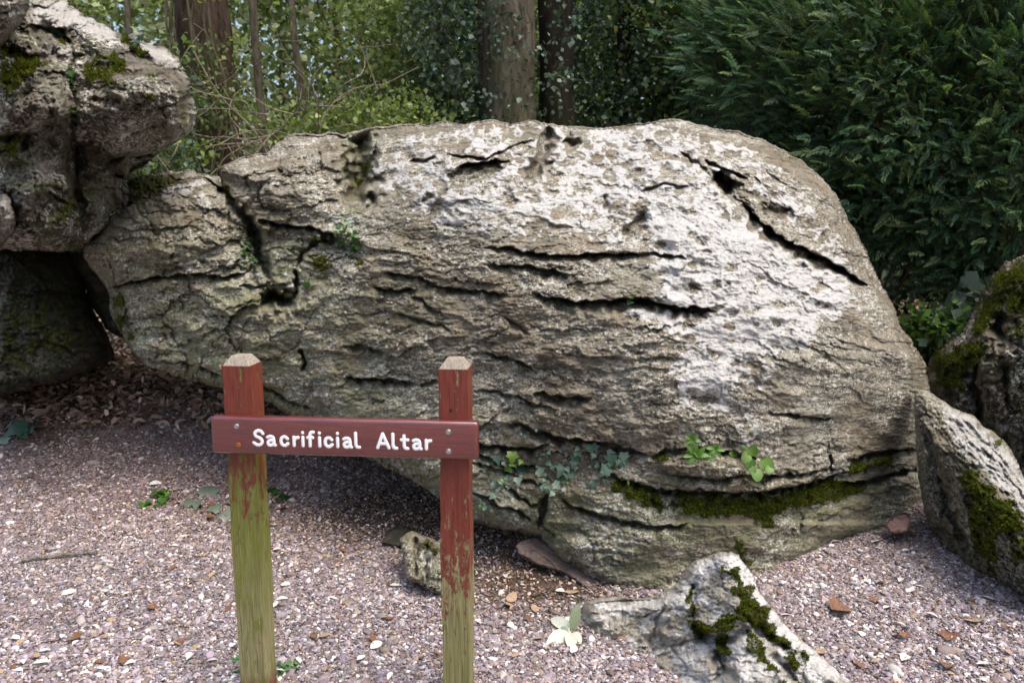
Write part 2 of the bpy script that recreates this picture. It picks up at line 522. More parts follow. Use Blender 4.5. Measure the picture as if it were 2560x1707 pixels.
# ================================================================== THE SETTING: ground
def ground_material():
    t = NT('soil_and_grit')
    o = t.obj()
    m = t.sep(t.attr('mask').outputs['Color'])       # gravel, leaf mould, moss
    g = t.mix(t.ramp(t.noise(o, 60, 5, .7), .3, .7), (.16, .125, .115), (.36, .30, .29))
    s = t.mix(t.ramp(t.noise(o, 9, 8, .7), .3, .7), (.075, .050, .035), (.17, .115, .085))
    s = t.mix(t.ramp(t.noise(o, 140, 3, .6), .58, .7), s, (.30, .22, .17))
    c = t.mix(t.ramp(t.math('ADD', m[0], t.math('MULTIPLY', t.math('SUBTRACT', t.noise(o, 7, 6, .7), .5), .8)), .35, .65), s, g)
    mm = t.ramp(t.math('ADD', m[2], t.math('MULTIPLY', t.math('SUBTRACT', t.noise(o, 14, 7, .75), .5), 1.2)), .45, .62)
    c = t.mix(mm, c, t.mix(t.noise(o, 90), (.03, .05, .01), (.12, .14, .03)))
    h = t.math('ADD', t.noise(o, 50, 6, .7), t.math('MULTIPLY', t.noise(o, 190, 3, .7), .4))
    return t.fin(c, .95, t.bump(h, 1.0, .02), .15)
def gravel_amount(x, y):
    """1 on the pebble path, 0 on bare soil and leaf mould"""
    n = .55 * fbm(x * 1.5, y * 1.5, 61, 4)
    soil = 1.1 * np.exp(-(((x + .50) / .95) ** 2 + ((y - 4.30) / .62) ** 2) * 1.1)      # hollow under the altar
    soil = soil + 1.05 * np.exp(-(((x - .16) / .42) ** 2 + ((y - 3.42) / .40) ** 2))
    soil = soil + 1.1 * sm(5.3, 6.0, y + n * .8)
    soil = soil + .6 * sm(-2.2, -3.0, x) * sm(4.6, 5.2, y) + .6 * sm(2.6, 3.4, x) * sm(5, 6, y)
    return np.clip(1.02 - soil + .35 * n, 0, 1)
gx = np.concatenate([-np.geomspace(5.5, 90, 26)[::-1], np.arange(-5, 5.01, .035), np.geomspace(5.5, 90, 26)])
gy = np.concatenate([-np.geomspace(.6, 60, 18)[::-1], np.arange(-.2, 8.5, .035), np.geomspace(9, 120, 30)])
X, Y = np.meshgrid(gx, gy); ny, nx = X.shape
Z = gz(X, Y) + .006 * pn(X * 9, Y * 9, 8)
iy, ix = np.mgrid[0:ny - 1, 0:nx - 1]
F = np.stack([iy * nx + ix, iy * nx + ix + 1, (iy + 1) * nx + ix + 1, (iy + 1) * nx + ix], -1).reshape(-1, 4)
gm = gravel_amount(X, Y)
moss_pt = ground_hit(745 * K, 1552 * K)
gmoss = .9 * np.exp(-(((X - moss_pt[0]) / .16) ** 2 + ((Y - moss_pt[1]) / .06) ** 2)) + .75 * sm(7, 9, Y) * sm(-.6, .2, pn(X * .5, Y * .5, 9))
ground = mesh_np('ground', np.stack([X, Y, Z], -1).reshape(-1, 3), F, ground_material(), None, True,
                 {'mask': np.stack([gm, 1 - gm, gmoss], -1).reshape(-1, 3)})
tag(ground, kind='structure')

# ================================================================== ROCKS
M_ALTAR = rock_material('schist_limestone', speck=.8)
M_LEFT = rock_material('knobbly_limestone', brown=(.135, .10, .07), grey=(.225, .195, .15), dark=(.035, .028, .018),
                       pale=(.60, .57, .52), green=(.10, .11, .04), lam=(1, 1, 1.3), speck=.9, lichen_scale=12, blotch=.45)
M_DARK = rock_material('shade_toned_mossy_stone', brown=(.045, .04, .026), grey=(.06, .057, .043), dark=(.03, .025, .018),
                       pale=(.3, .3, .28), green=(.05, .06, .02), lam=(1, 1, 1.5), speck=.15)  # shade under the overhangs is built into these dark tones
M_FRONT = rock_material('pale_limestone', brown=(.37, .34, .28), grey=(.47, .44, .385), dark=(.25, .22, .18),
                        pale=(.80, .78, .74), lam=(1, 1, 1), speck=.5, lichen_scale=16)
M_SLAB = rock_material('brown_slate', brown=(.24, .17, .14), grey=(.30, .22, .19), dark=(.12, .08, .06), lam=(1, 1, 6), speck=.1)

# ---------------------------------------------------------------- the altar boulder
altar_outline = fD([(252, 496), (234, 522), (200, 548), (186, 566), (196, 596), (214, 622), (240, 652), (250, 680), (249, 705),
    (262, 738), (285, 780), (312, 822), (345, 845), (380, 860), (430, 873), (520, 892), (575, 908), (625, 930), (680, 965),
    (740, 1010), (790, 1035), (850, 1055), (910, 1084), (962, 1110), (1010, 1145), (1085, 1200), (1130, 1213), (1190, 1222), (1235, 1238),
    (1275, 1285), (1320, 1332), (1375, 1368), (1400, 1410), (1500, 1425), (1600, 1400), (1740, 1372), (1800, 1345), (1845, 1320),
    (1880, 1290), (1940, 1265), (2010, 1250), (2080, 1230), (2125, 1190), (2135, 1120), (2140, 1000), (2138, 900),
    (2125, 832), (2100, 790), (2068, 742), (2052, 700), (2030, 660), (2002, 602), (1976, 552), (1950, 502), (1925, 455), (1890, 410),
    (1850, 375), (1810, 350), (1770, 330), (1740, 315), (1705, 303), (1640, 296), (1600, 283), (1550, 273), (1500, 279), (1450, 287),
    (1400, 293), (1340, 292), (1290, 289), (1250, 281), (1215, 276), (1172, 286), (1155, 279), (1120, 275), (1092, 279), (1062, 285),
    (1010, 279), (985, 287), (950, 284), (900, 286), (850, 292), (822, 299), (790, 309), (756, 303), (735, 310), (700, 306), (660, 308),
    (640, 322), (622, 336), (612, 352), (585, 352), (559, 358), (535, 366), (514, 380), (510, 400), (512, 418), (498, 424), (484, 418),
    (464, 406), (428, 411), (405, 418), (383, 428), (350, 454), (325, 464), (300, 470), (275, 480)])
altar_ctrl = fD([(1400, 1365, 3.30), (1250, 1240, 3.42), (1600, 1390, 3.32), (1800, 1320, 3.55), (2060, 1210, 4.06), (2100, 1000, 4.22),
    (1500, 1200, 3.30), (1500, 1120, 3.36), (1500, 1000, 3.34), (1800, 1100, 3.50), (1800, 950, 3.55), (1100, 1180, 3.58), (1000, 1100, 3.66), (800, 1000, 3.95),
    (1200, 1000, 3.52), (600, 880, 4.25), (350, 820, 4.55), (280, 690, 4.75), (230, 560, 4.85), (380, 520, 4.72), (430, 430, 4.95),
    (560, 400, 4.85), (700, 340, 5.0), (560, 600, 4.45), (560, 750, 4.3), (800, 700, 4.0), (800, 480, 4.40), (850, 310, 5.0), (1000, 600, 3.92),
    (1000, 800, 3.78), (1200, 800, 3.58), (1200, 600, 3.78), (1100, 400, 4.25), (1100, 290, 4.85), (1350, 300, 4.95), (1350, 450, 4.25), (1500, 600, 3.78),
    (1500, 800, 3.45), (1550, 290, 4.95), (1600, 420, 4.3), (1750, 330, 5.05), (1750, 600, 3.92), (1700, 800, 3.55), (1900, 750, 3.85), (1900, 450, 4.75),
    (2000, 640, 4.5), (2060, 800, 4.15), (1950, 1050, 3.85)])
strata = fD([(300, 600, 560), (600, 600, 585), (900, 600, 590), (1400, 590, 590), (1900, 600, 420), (1640, 400, 410), (1200, 400, 405), (700, 400, 360),
    (2050, 800, 640), (1700, 800, 765), (1300, 800, 780), (900, 800, 760), (500, 800, 740), (1100, 1000, 960), (1400, 1085, 965), (1700, 1130, 965),
    (2090, 1040, 960), (1250, 1250, 1080), (1500, 1330, 1120), (1750, 1270, 1110), (1950, 1160, 1080), (900, 950, 890), (1100, 300, 310), (1700, 320, 300), (600, 880, 800)])
altar_cracks = [
    (cB([(640, 1130), (760, 1135), (900, 1163), (1060, 1165), (1200, 1160), (1350, 1160), (1400, 1152)]), 8, .13, 'l'),
    (cB([(1390, 1152), (1450, 1166), (1560, 1174)]), 5, .07, 'l'),
    (cB([(655, 1213), (800, 1213), (900, 1228), (1030, 1255)]), 9, .10, 'l'),
    (cB([(890, 1245), (960, 1255), (1020, 1262)]), 10, .08, 'l'),
    (cB([(185, 1242), (300, 1258), (430, 1296)]), 6, .08, 'l'),
    (cB([(130, 1310), (230, 1325), (330, 1322)]), 8, .10, 'l'),
    (cB([(400, 1300), (450, 1312), (540, 1330), (640, 1332), (750, 1352)]), 9, .12, 'l'),
    (cB([(300, 1350), (350, 1368), (400, 1408), (450, 1435)]), 5, .05, 'l'),
    (cB([(860, 1335), (950, 1362), (1060, 1380), (1230, 1373), (1350, 1366), (1460, 1398), (1568, 1412)]) + cC([(60, 1402), (170, 1425)]), 13, .17, 'l'),
    (cB([(240, 1430), (340, 1450), (420, 1480), (490, 1505)]), 5, .05, 'l'),
    (cB([(940, 580), (925, 650), (895, 735), (865, 800), (830, 835)]), 16, .13, 'v'),
    (cB([(1000, 640), (1040, 660), (1055, 680)]), 17, .09, 'v'),
    (cB([(70, 575), (72, 690), (70, 800), (45, 890), (0, 935)]), 27, .22, 'v'),
    (cB([(0, 700), (20, 800), (10, 900)]), 14, .10, 'v'),
    (cB([(470, 705), (560, 715), (640, 722), (760, 670), (880, 628)]), 5, .05, 'l'),
    (cB([(500, 768), (600, 742), (700, 735), (760, 742)]), 7, .09, 'l'),
    (cB([(300, 735), (380, 730), (420, 712)]), 7, .05, 'l'),
    (cB([(1180, 965), (1195, 930), (1175, 890)]), 6, .03, 'v'),
    (cB([(1270, 1100), (1300, 1040), (1390, 985)]), 12, .05, 'v'),
    (cB([(1350, 880), (1450, 840), (1568, 850)]), 6, .04, 'l'),
    (cB([(350, 930), (380, 900), (400, 880)]), 8, .03, 'v'),
    (cB([(730, 1445), (800, 1500), (850, 1530)]), 6, .04, 'v'),
    (cA([(500, 1312), (560, 1298), (640, 1276), (760, 1260), (900, 1250), (1040, 1266), (1130, 1238)]), 8, .15, 'l'),
    (cA([(495, 1030), (600, 1047), (720, 1042), (860, 1030)]), 4, .04, 'l'),
    (cA([(985, 800), (1010, 880), (1060, 930), (1110, 980), (1150, 1030), (1165, 1100), (1185, 1200), (1240, 1290)]), 11, .18, 'v'),
    (cA([(1175, 1005), (1300, 1032), (1420, 1042), (1480, 1068), (1568, 1085)]), 10, .16, 'l'),
    (cA([(1190, 820), (1180, 900), (1210, 950), (1330, 960)]), 6, .06, 'l'),
    (cA([(1455, 690), (1470, 790)]), 4, .04, 'v'),
    (cA([(1190, 1355), (1270, 1372), (1350, 1390)]), 24, .16, 'v'),
    (cA([(1350, 1240), (1352, 1330), (1340, 1390)]), 6, .10, 'v'),
    (cA([(1350, 1240), (1375, 1160), (1450, 1110), (1568, 1100)]), 6, .08, 'v'),
    (cA([(820, 1350), (832, 1425)]), 3, .03, 'v'),
    (cA([(1080, 1300), (1180, 1310), (1310, 1310)]), 6, .07, 'l'),
    (cA([(1060, 930), (1040, 1000), (1050, 1080)]), 5, .04, 'v'),
    (cC([(110, 728), (200, 768), (310, 812)]), 6, .07, 'l'),
    (cC([(160, 790), (200, 840), (240, 880)]), 16, .12, 'v'),
    (cC([(285, 930), (350, 1000), (430, 1070), (510, 1112), (600, 1160), (700, 1203), (770, 1255), (855, 1305)]), 13, .17, 'l'),
    (cC([(350, 960), (440, 970), (520, 960)]), 14, .04, 'v'),
    (cC([(0, 690), (60, 740), (140, 800)]), 6, .03, 'v'),
    (cE([(0, 176), (100, 180), (220, 188), (340, 206)]), 9, .13, 'l'),
    (cE([(340, 206), (400, 200), (430, 180)]), 4, .05, 'v'),
    (cE([(640, 60), (740, 85), (820, 110), (890, 155)]), 7, .08, 'l'),
    (cE([(600, 225), (700, 240), (800, 260), (870, 300), (950, 312)]), 5, .06, 'l'),
    (cE([(860, 240), (950, 258), (1030, 262), (1135, 270)]), 11, .10, 'l'),
    (cE([(560, 455), (640, 485), (760, 495), (860, 500), (940, 478)]), 9, .13, 'l'),
    (cE([(560, 505), (640, 530), (700, 560), (800, 585), (900, 590)]), 7, .10, 'l'),
    (cE([(740, 375), (860, 405), (980, 452), (1060, 462), (1200, 475), (1300, 505), (1400, 528)]), 12, .14, 'l'),
    (cE([(1400, 528), (1470, 505), (1570, 500)]), 10, .08, 'l'),
    (cE([(0, 30), (100, 38), (210, 70)]), 5, .07, 'l'),
    (cE([(930, 700), (912, 780), (892, 860)]), 6, .10, 'v'),
    (cH([(200, 400), (330, 440), (420, 470), (560, 520), (690, 560)]), 6, .08, 'l'),
    (cH([(210, 600), (320, 650), (400, 700), (520, 720), (600, 790)]), 6, .09, 'l'),
    (cH([(420, 560), (520, 620), (600, 680), (680, 670)]), 5, .07, 'l'),
    (cH([(790, 640), (840, 690), (960, 730), (1100, 770), (1250, 800), (1380, 832), (1520, 828), (1650, 805)]), 8, .10, 'l'),
    (cH([(690, 600), (680, 700), (650, 790)]), 9, .10, 'v'),
    (cH([(650, 800), (700, 850), (760, 900)]), 5, .04, 'l'),
    (cH([(1080, 460), (1180, 520), (1300, 555), (1420, 580), (1560, 600), (1800, 606), (2000, 612), (2150, 600), (2352, 560)]) + cF([(560, 662), (650, 640), (760, 600)]), 12, .15, 'l'),
    (cH([(1450, 470), (1560, 500), (1700, 505), (1830, 520), (1960, 490)]) + cF([(400, 625), (560, 610), (690, 582)]), 6, .08, 'l'),
    (cF([(760, 552), (900, 520), (1000, 510), (1075, 498)]), 8, .11, 'l'),
    (cF([(715, 655), (800, 658), (900, 636), (1000, 615), (1080, 588)]), 9, .12, 'l'),
    (cF([(395, 338), (480, 342), (560, 346), (600, 366), (700, 358)]), 5, .07, 'l'),
    (cF([(690, 520), (692, 600)]), 4, .05, 'v'),
    (cF([(60, 500), (180, 510), (260, 520), (350, 540)]), 11, .10, 'l'),
    (cE([(140, 520), (240, 590), (330, 650), (430, 700)]), 5, .05, 'l'),
    (cI([(380, 100), (480, 130), (620, 150), (760, 165)]), 6, .07, 'l'),
    (cI([(780, 170), (860, 215), (950, 245)]), 7, .08, 'l'),
    (cI([(1190, 300), (1300, 360), (1420, 430), (1560, 450)]), 7, .09, 'l'),
    (cI([(1450, 60), (1462, 150), (1450, 215)]), 5, .08, 'v'),
    (cI([(1780, 30), (1900, 50), (2020, 90)]), 5, .07, 'l'),
]
pale_zones = [(fD([(860, 440), (840, 380), (900, 330), (1100, 288), (1300, 292), (1550, 278), (1640, 330), (1660, 420), (1730, 500), (1850, 580), (1985, 680), (2010, 715),  # pale limestone and its sunlit parts, painted together
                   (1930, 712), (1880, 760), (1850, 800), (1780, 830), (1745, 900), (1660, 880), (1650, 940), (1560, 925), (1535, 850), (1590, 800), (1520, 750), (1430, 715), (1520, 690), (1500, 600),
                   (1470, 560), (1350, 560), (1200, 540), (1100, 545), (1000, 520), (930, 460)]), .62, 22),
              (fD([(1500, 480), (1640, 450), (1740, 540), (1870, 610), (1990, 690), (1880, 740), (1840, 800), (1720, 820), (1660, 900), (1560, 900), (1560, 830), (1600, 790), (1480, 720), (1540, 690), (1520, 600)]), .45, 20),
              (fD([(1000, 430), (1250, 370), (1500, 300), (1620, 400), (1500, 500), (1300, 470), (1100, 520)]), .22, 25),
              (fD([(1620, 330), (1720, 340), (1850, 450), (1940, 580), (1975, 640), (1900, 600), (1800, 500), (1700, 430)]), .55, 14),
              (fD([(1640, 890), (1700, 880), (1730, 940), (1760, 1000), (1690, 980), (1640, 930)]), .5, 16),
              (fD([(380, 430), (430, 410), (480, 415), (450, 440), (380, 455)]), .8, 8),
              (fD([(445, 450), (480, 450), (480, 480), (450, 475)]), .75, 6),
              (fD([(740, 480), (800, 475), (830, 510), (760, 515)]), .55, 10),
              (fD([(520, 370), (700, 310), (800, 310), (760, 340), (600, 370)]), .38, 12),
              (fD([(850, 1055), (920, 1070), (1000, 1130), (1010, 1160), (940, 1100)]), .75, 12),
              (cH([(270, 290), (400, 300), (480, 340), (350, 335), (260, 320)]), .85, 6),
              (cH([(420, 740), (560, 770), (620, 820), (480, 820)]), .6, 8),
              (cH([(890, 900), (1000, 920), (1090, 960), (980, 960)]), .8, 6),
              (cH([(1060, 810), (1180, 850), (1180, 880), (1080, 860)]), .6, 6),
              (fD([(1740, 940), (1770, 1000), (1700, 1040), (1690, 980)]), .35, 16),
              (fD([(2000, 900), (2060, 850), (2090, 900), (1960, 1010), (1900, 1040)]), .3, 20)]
moss_zones = [(cF([(0, 700), (120, 712), (300, 716), (440, 700), (560, 675), (700, 640), (800, 650), (860, 665), (850, 710), (760, 720), (640, 755), (520, 760), (440, 800), (400, 850), (350, 830), (250, 800), (110, 810), (0, 770)]), 1.0, 5),
              (cH([(1110, 520), (1240, 540), (1400, 600), (1480, 680), (1460, 730), (1350, 720), (1250, 640), (1130, 590)]), .95, 6),
              (cH([(1500, 680), (1640, 680), (1700, 730), (1600, 750)]), .9, 6),
              (cH([(1380, 370), (1460, 360), (1540, 370), (1440, 410), (1390, 410)]), .75, 5),
              (cF([(760, 560), (900, 530), (960, 520), (990, 560), (880, 590), (770, 610)]), .85, 6),
              (cF([(900, 600), (1010, 570), (1060, 600), (980, 640)]), .5, 8),
              (cF([(250, 900), (300, 900), (340, 980), (330, 1040), (280, 1030)]), .6, 7),
              (cF([(380, 1060), (450, 1040), (440, 1080), (350, 1100)]), .7, 6),
              (cA([(1010, 870), (1060, 880), (1080, 930), (1030, 920)]), .8, 5),
              (cA([(1420, 1080), (1500, 1090), (1500, 1140), (1440, 1130)]), .75, 5),
              (cA([(1420, 1180), (1500, 1180), (1500, 1240), (1430, 1240)]), .75, 5),
              (cA([(1120, 1060), (1160, 1090), (1170, 1180), (1120, 1130)]), .5, 6),
              (cA([(490, 1330), (560, 1330), (600, 1450), (640, 1560), (560, 1530), (510, 1450)]), .6, 10),
              (cA([(1170, 1310), (1350, 1320), (1340, 1400), (1180, 1380)]), .6, 7),
              (cB([(90, 720), (140, 740), (110, 830), (60, 880), (40, 820)]), .65, 6),
              (cB([(20, 1120), (80, 1130), (70, 1220), (30, 1200)]), .75, 5),
              (cB([(480, 790), (620, 775), (600, 830), (490, 850)]), .28, 6),
              (cI([(330, 50), (460, 130), (560, 200), (700, 260), (640, 250), (450, 180)]), .5, 10)]

def altar_relief(x, y, dist):
    L = tps(strata, x, y, 1e-4)
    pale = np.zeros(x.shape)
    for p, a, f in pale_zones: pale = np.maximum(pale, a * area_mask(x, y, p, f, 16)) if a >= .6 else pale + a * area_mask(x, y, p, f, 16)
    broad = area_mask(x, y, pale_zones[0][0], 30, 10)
    up = area_mask(x, y, fD([(1640, 310), (1760, 330), (1960, 560), (2010, 700), (1900, 610), (1700, 450)]), 20)
    smooth_low = area_mask(x, y, fD([(1420, 1160), (1700, 1190), (2100, 1120), (2120, 1260), (1700, 1420), (1350, 1400), (1500, 1250)]), 30)
    smooth_right = area_mask(x, y, fD([(1800, 850), (2060, 760), (2130, 1030), (1900, 1080), (1700, 1060)]), 50)
    rough = 1 - .62 * broad - .55 * smooth_low * (1 - broad) - .45 * smooth_right * (1 - broad)
    left = sm(1000, 500, x)
    h = .035 * fbm(x / 190, y / 110, 21, 3)
    t1, m1 = terraces(x, y, L, 74, .038, 31, .10, .10)
    t2, m2 = terraces(x, y, L, 29, .015, 32, .16, .05)
    t3, m3 = terraces(x, y, L, 12, .0078, 33, .24, -.05)
    h = h + (t1 * (.8 + .4 * left) + t2 * .9 + t3 * 1.0) * rough * (1.15 - .5 * sm(-.2, .5, pn(x / 150, y / 90, 94)))
    wu = 14 * fbm(x / 60, y / 60, 95, 4, .6); wv = 10 * fbm(x / 60, y / 45, 96, 4, .6)
    jm = sm(-.35, .45, pn(x / 210, y / 120, 97))
    h = h + left * (.055 * facets((x + wu) / 150, (L + wv) / 74, 98) + .022 * facets((x + wu) / 62, (L + wv) / 27, 99, .07)) + (1 - left) * rough * jm * (.030 * facets((x + 2 * wu) / 250, (L + wv) / 50, 100, .035) + .011 * facets((x + wu) / 95, (L + wv) / 20, 101, .06))
    rid = 1 - np.abs(fbm(x / 46, L / 10, 41, 6, .60))
    h = h + .010 * (rid - .6) * rough * (.5 + sm(-.5, .5, pn(x / 160, y / 70, 45)))
    h = h + (.5 + left) * .030 * fbm(x / 85, y / 48, 46, 5, .6) + .0050 * fbm(x / 8, L / 5, 43, 4, .65) * (.5 + .5 * rough)
    # scalloped hollows on the weathered upper face
    wx = x + 9 * fbm(x / 40, y / 40, 51, 3); wy = y + 9 * fbm(x / 40, y / 40, 52, 3)
    a1, _ = worley(wx / 44, wy / 25, 53); a2, _ = worley(wx / 21, wy / 12, 54); a3, _ = worley(wx / 90, wy / 44, 55)
    s1 = np.minimum(a1 / .62, 1) ** 2; s2 = np.minimum(a2 / .62, 1) ** 2; s3 = np.minimum(a3 / .62, 1) ** 2
    pits = .016 * (s1 - .6) + .0065 * (s2 - .6) + .022 * (s3 - .6)
    pm = np.clip(broad + up + .22 * (1 - left), 0, 1) * (.55 + .6 * sm(-.4, .5, pn(x / 130, y / 130, 56)))
    h = h + pits * pm + .004 * fbm(x / 9, y / 5, 57, 4, .6) * pm
    ac, _ = worley((x + 8 * pn(x / 30, y / 30, 81)) / 58, (y + 8 * pn(x / 30, y / 30, 82)) / 36, 83)
    h = h - .017 * sm(.46, .12, ac) * (pn(x / 90, y / 90, 84) > -.1) * pm
    # lobes and blocks of the broken left end
    h = h + .10 * np.exp(-(((x - 420) / 130) ** 2 + ((y - 590) / 75) ** 2)) + .13 * np.exp(-(((x - 730) / 110) ** 2 + ((y - 470) / 60) ** 2))
    h = h + .10 * np.exp(-(((x - 640) / 70) ** 2 + ((y - 420) / 40) ** 2)) - .12 * np.exp(-(((x - 600) / 40) ** 2 + ((y - 600) / 60) ** 2))
    h = h - .10 * area_mask(x, y, fD([(555, 520), (640, 540), (830, 560), (830, 600), (700, 700), (600, 690), (570, 620)]), 16, 6)
    # block under the long groove steps back, bulge of the foot
    below = area_mask(x, y, fD([(1490, 1128), (1700, 1140), (1900, 1105), (2120, 1030), (2140, 1200), (1500, 1200)]), 5)
    h = h - .055 * below
    # pocket near the top
    pk = area_mask(x, y, cB([(475, 800), (520, 772), (600, 745), (690, 740), (720, 770), (660, 820), (590, 840), (520, 862), (490, 850)]), 5, 3)
    h = h - .07 * pk
    hole = area_mask(x, y, cC([(145, 775), (200, 800), (290, 845), (230, 890), (170, 860)]), 5, 3)
    h = h - .08 * hole
    rid2 = area_mask(x, y, cH([(1440, 380), (1600, 400), (1800, 370), (1940, 400), (1990, 450), (1900, 500), (1700, 500), (1560, 470), (1440, 440)]), 8, 4)
    h = h + .055 * rid2
    cs = crack_sum(x, y, altar_cracks); h = h + cs; bare = sm(.015, .06, -cs)
    # masks: pale weathering plus highlights painted along the raised rims
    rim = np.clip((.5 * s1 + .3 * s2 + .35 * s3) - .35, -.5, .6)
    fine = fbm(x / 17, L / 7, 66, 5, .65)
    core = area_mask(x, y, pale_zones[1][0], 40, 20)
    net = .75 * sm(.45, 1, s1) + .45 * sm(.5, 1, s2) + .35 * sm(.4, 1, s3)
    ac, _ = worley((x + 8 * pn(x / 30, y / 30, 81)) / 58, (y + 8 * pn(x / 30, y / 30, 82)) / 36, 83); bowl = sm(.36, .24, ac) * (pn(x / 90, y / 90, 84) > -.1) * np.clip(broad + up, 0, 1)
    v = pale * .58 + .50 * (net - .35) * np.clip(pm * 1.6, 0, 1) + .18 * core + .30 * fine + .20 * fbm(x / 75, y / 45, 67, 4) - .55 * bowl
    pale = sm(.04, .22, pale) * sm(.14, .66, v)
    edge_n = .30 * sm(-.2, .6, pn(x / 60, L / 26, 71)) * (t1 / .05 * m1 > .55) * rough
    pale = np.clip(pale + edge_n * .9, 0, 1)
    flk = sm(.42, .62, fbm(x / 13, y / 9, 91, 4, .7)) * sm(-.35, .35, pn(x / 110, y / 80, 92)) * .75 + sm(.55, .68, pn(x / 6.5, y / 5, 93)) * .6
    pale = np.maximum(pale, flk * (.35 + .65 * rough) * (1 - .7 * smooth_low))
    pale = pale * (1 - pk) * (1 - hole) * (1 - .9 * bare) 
    moss = np.zeros(x.shape)
    for p, a, f in moss_zones: moss = np.maximum(moss, a * area_mask(x, y, p, f + 2, 13, 77))
    moss = moss * (.62 + .5 * sm(-.5, .3, fbm(x / 45, y / 30, 78, 4, .6)))
    algae = np.clip(.95 * sm(1300, 500, x) * sm(420, 760, y) + .75 * sm(1500, 900, x) * sm(900, 1150, y) + .75 * sm(1130, 1300, y) + .85 * sm(60, 10, dist) * sm(700, 900, x) * sm(900, 1100, y)
                    + .8 * area_mask(x, y, fD([(780, 300), (880, 300), (850, 420), (820, 540), (780, 560), (700, 640), (560, 640), (560, 520), (640, 560), (800, 460)]), 20, 10), 0, 1)
    moss = np.maximum(moss, .42 * pk)
    shift = np.clip(h * 45, -4, 7)
    h = h + .014 * moss * (.5 + fbm(x / 7, y / 7, 79, 3, .7))
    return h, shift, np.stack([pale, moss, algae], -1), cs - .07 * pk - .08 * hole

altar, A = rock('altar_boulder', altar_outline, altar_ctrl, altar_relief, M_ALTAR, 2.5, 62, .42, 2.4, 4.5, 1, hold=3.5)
tag(altar, 'huge weathered grey limestone boulder with white pitted top, standing behind the wooden sign', 'boulder')

# ---------------------------------------------------------------- other rocks
def generic_relief(cr=(), pale=(), moss=(), algae=.5, amp=.03, sx=40, sy=30, pit=.0, pitsize=26, seed=9, lumps=.06, lump_size=170, ang=0.0, lam=0.0, rim_light_paint=0):
    def f(x, y, dist):
        c, s = math.cos(ang), math.sin(ang)
        u = x * c + y * s; v = -x * s + y * c
        h = lumps * fbm(u / lump_size, v / lump_size, seed, 3)
        h = h + amp * (1 - 1.6 * np.abs(fbm(u / sx, v / sy, seed + 1, 5, .56)))
        h = h + amp * .35 * fbm(u / 9, v / 8, seed + 2, 3, .65)
        if lam:
            t1, _ = terraces(u, v, v, 34, lam, seed + 3, .15); t2, _ = terraces(u, v, v, 14, lam * .45, seed + 4, .2)
            h = h + t1 + t2
        h = h + amp * .8 * facets((u + 12 * fbm(u / 50, v / 50, seed + 81, 3)) / 105, (v + 12 * fbm(u / 50, v / 50, seed + 82, 3)) / 80, seed + 83, .05)
        if pit:
            a1, _ = worley((u + 8 * pn(u / 30, v / 30, seed + 6)) / pitsize, (v + 8 * pn(u / 30, v / 30, seed + 7)) / (pitsize * .8), seed + 5)
            h = h + pit * (np.minimum(a1 / .6, 1) ** 2 - .6)
        if len(cr): h = h + crack_sum(x, y, list(cr), seed)
        P = np.zeros(x.shape); Mo = np.zeros(x.shape)
        for p, a, fe in pale: P = np.maximum(P, a * area_mask(x, y, p, fe, 12, seed))
        for p, a, fe in moss: Mo = np.maximum(Mo, a * area_mask(x, y, p, fe + 3, 14, seed + 9) * (.60 + .5 * sm(-.5, .3, fbm(x / 40, y / 34, seed + 70, 4, .6))))
        if rim_light_paint: P = np.clip(P + rim_light_paint * sm(.0, .5, fbm(u / 55, v / 40, seed + 60, 4)), 0, 1)  # rim light mixed into the pale mask as noisy patches
        A_ = algae * sm(-.5, .5, fbm(x / 90, y / 60, seed + 20, 3)) 
        sh = np.clip(h * 35, -4, 6)
        h = h + .014 * Mo * (.5 + fbm(x / 7, y / 7, 79, 3, .7))
        return h, sh, np.stack([P, Mo, A_], -1)
    return f

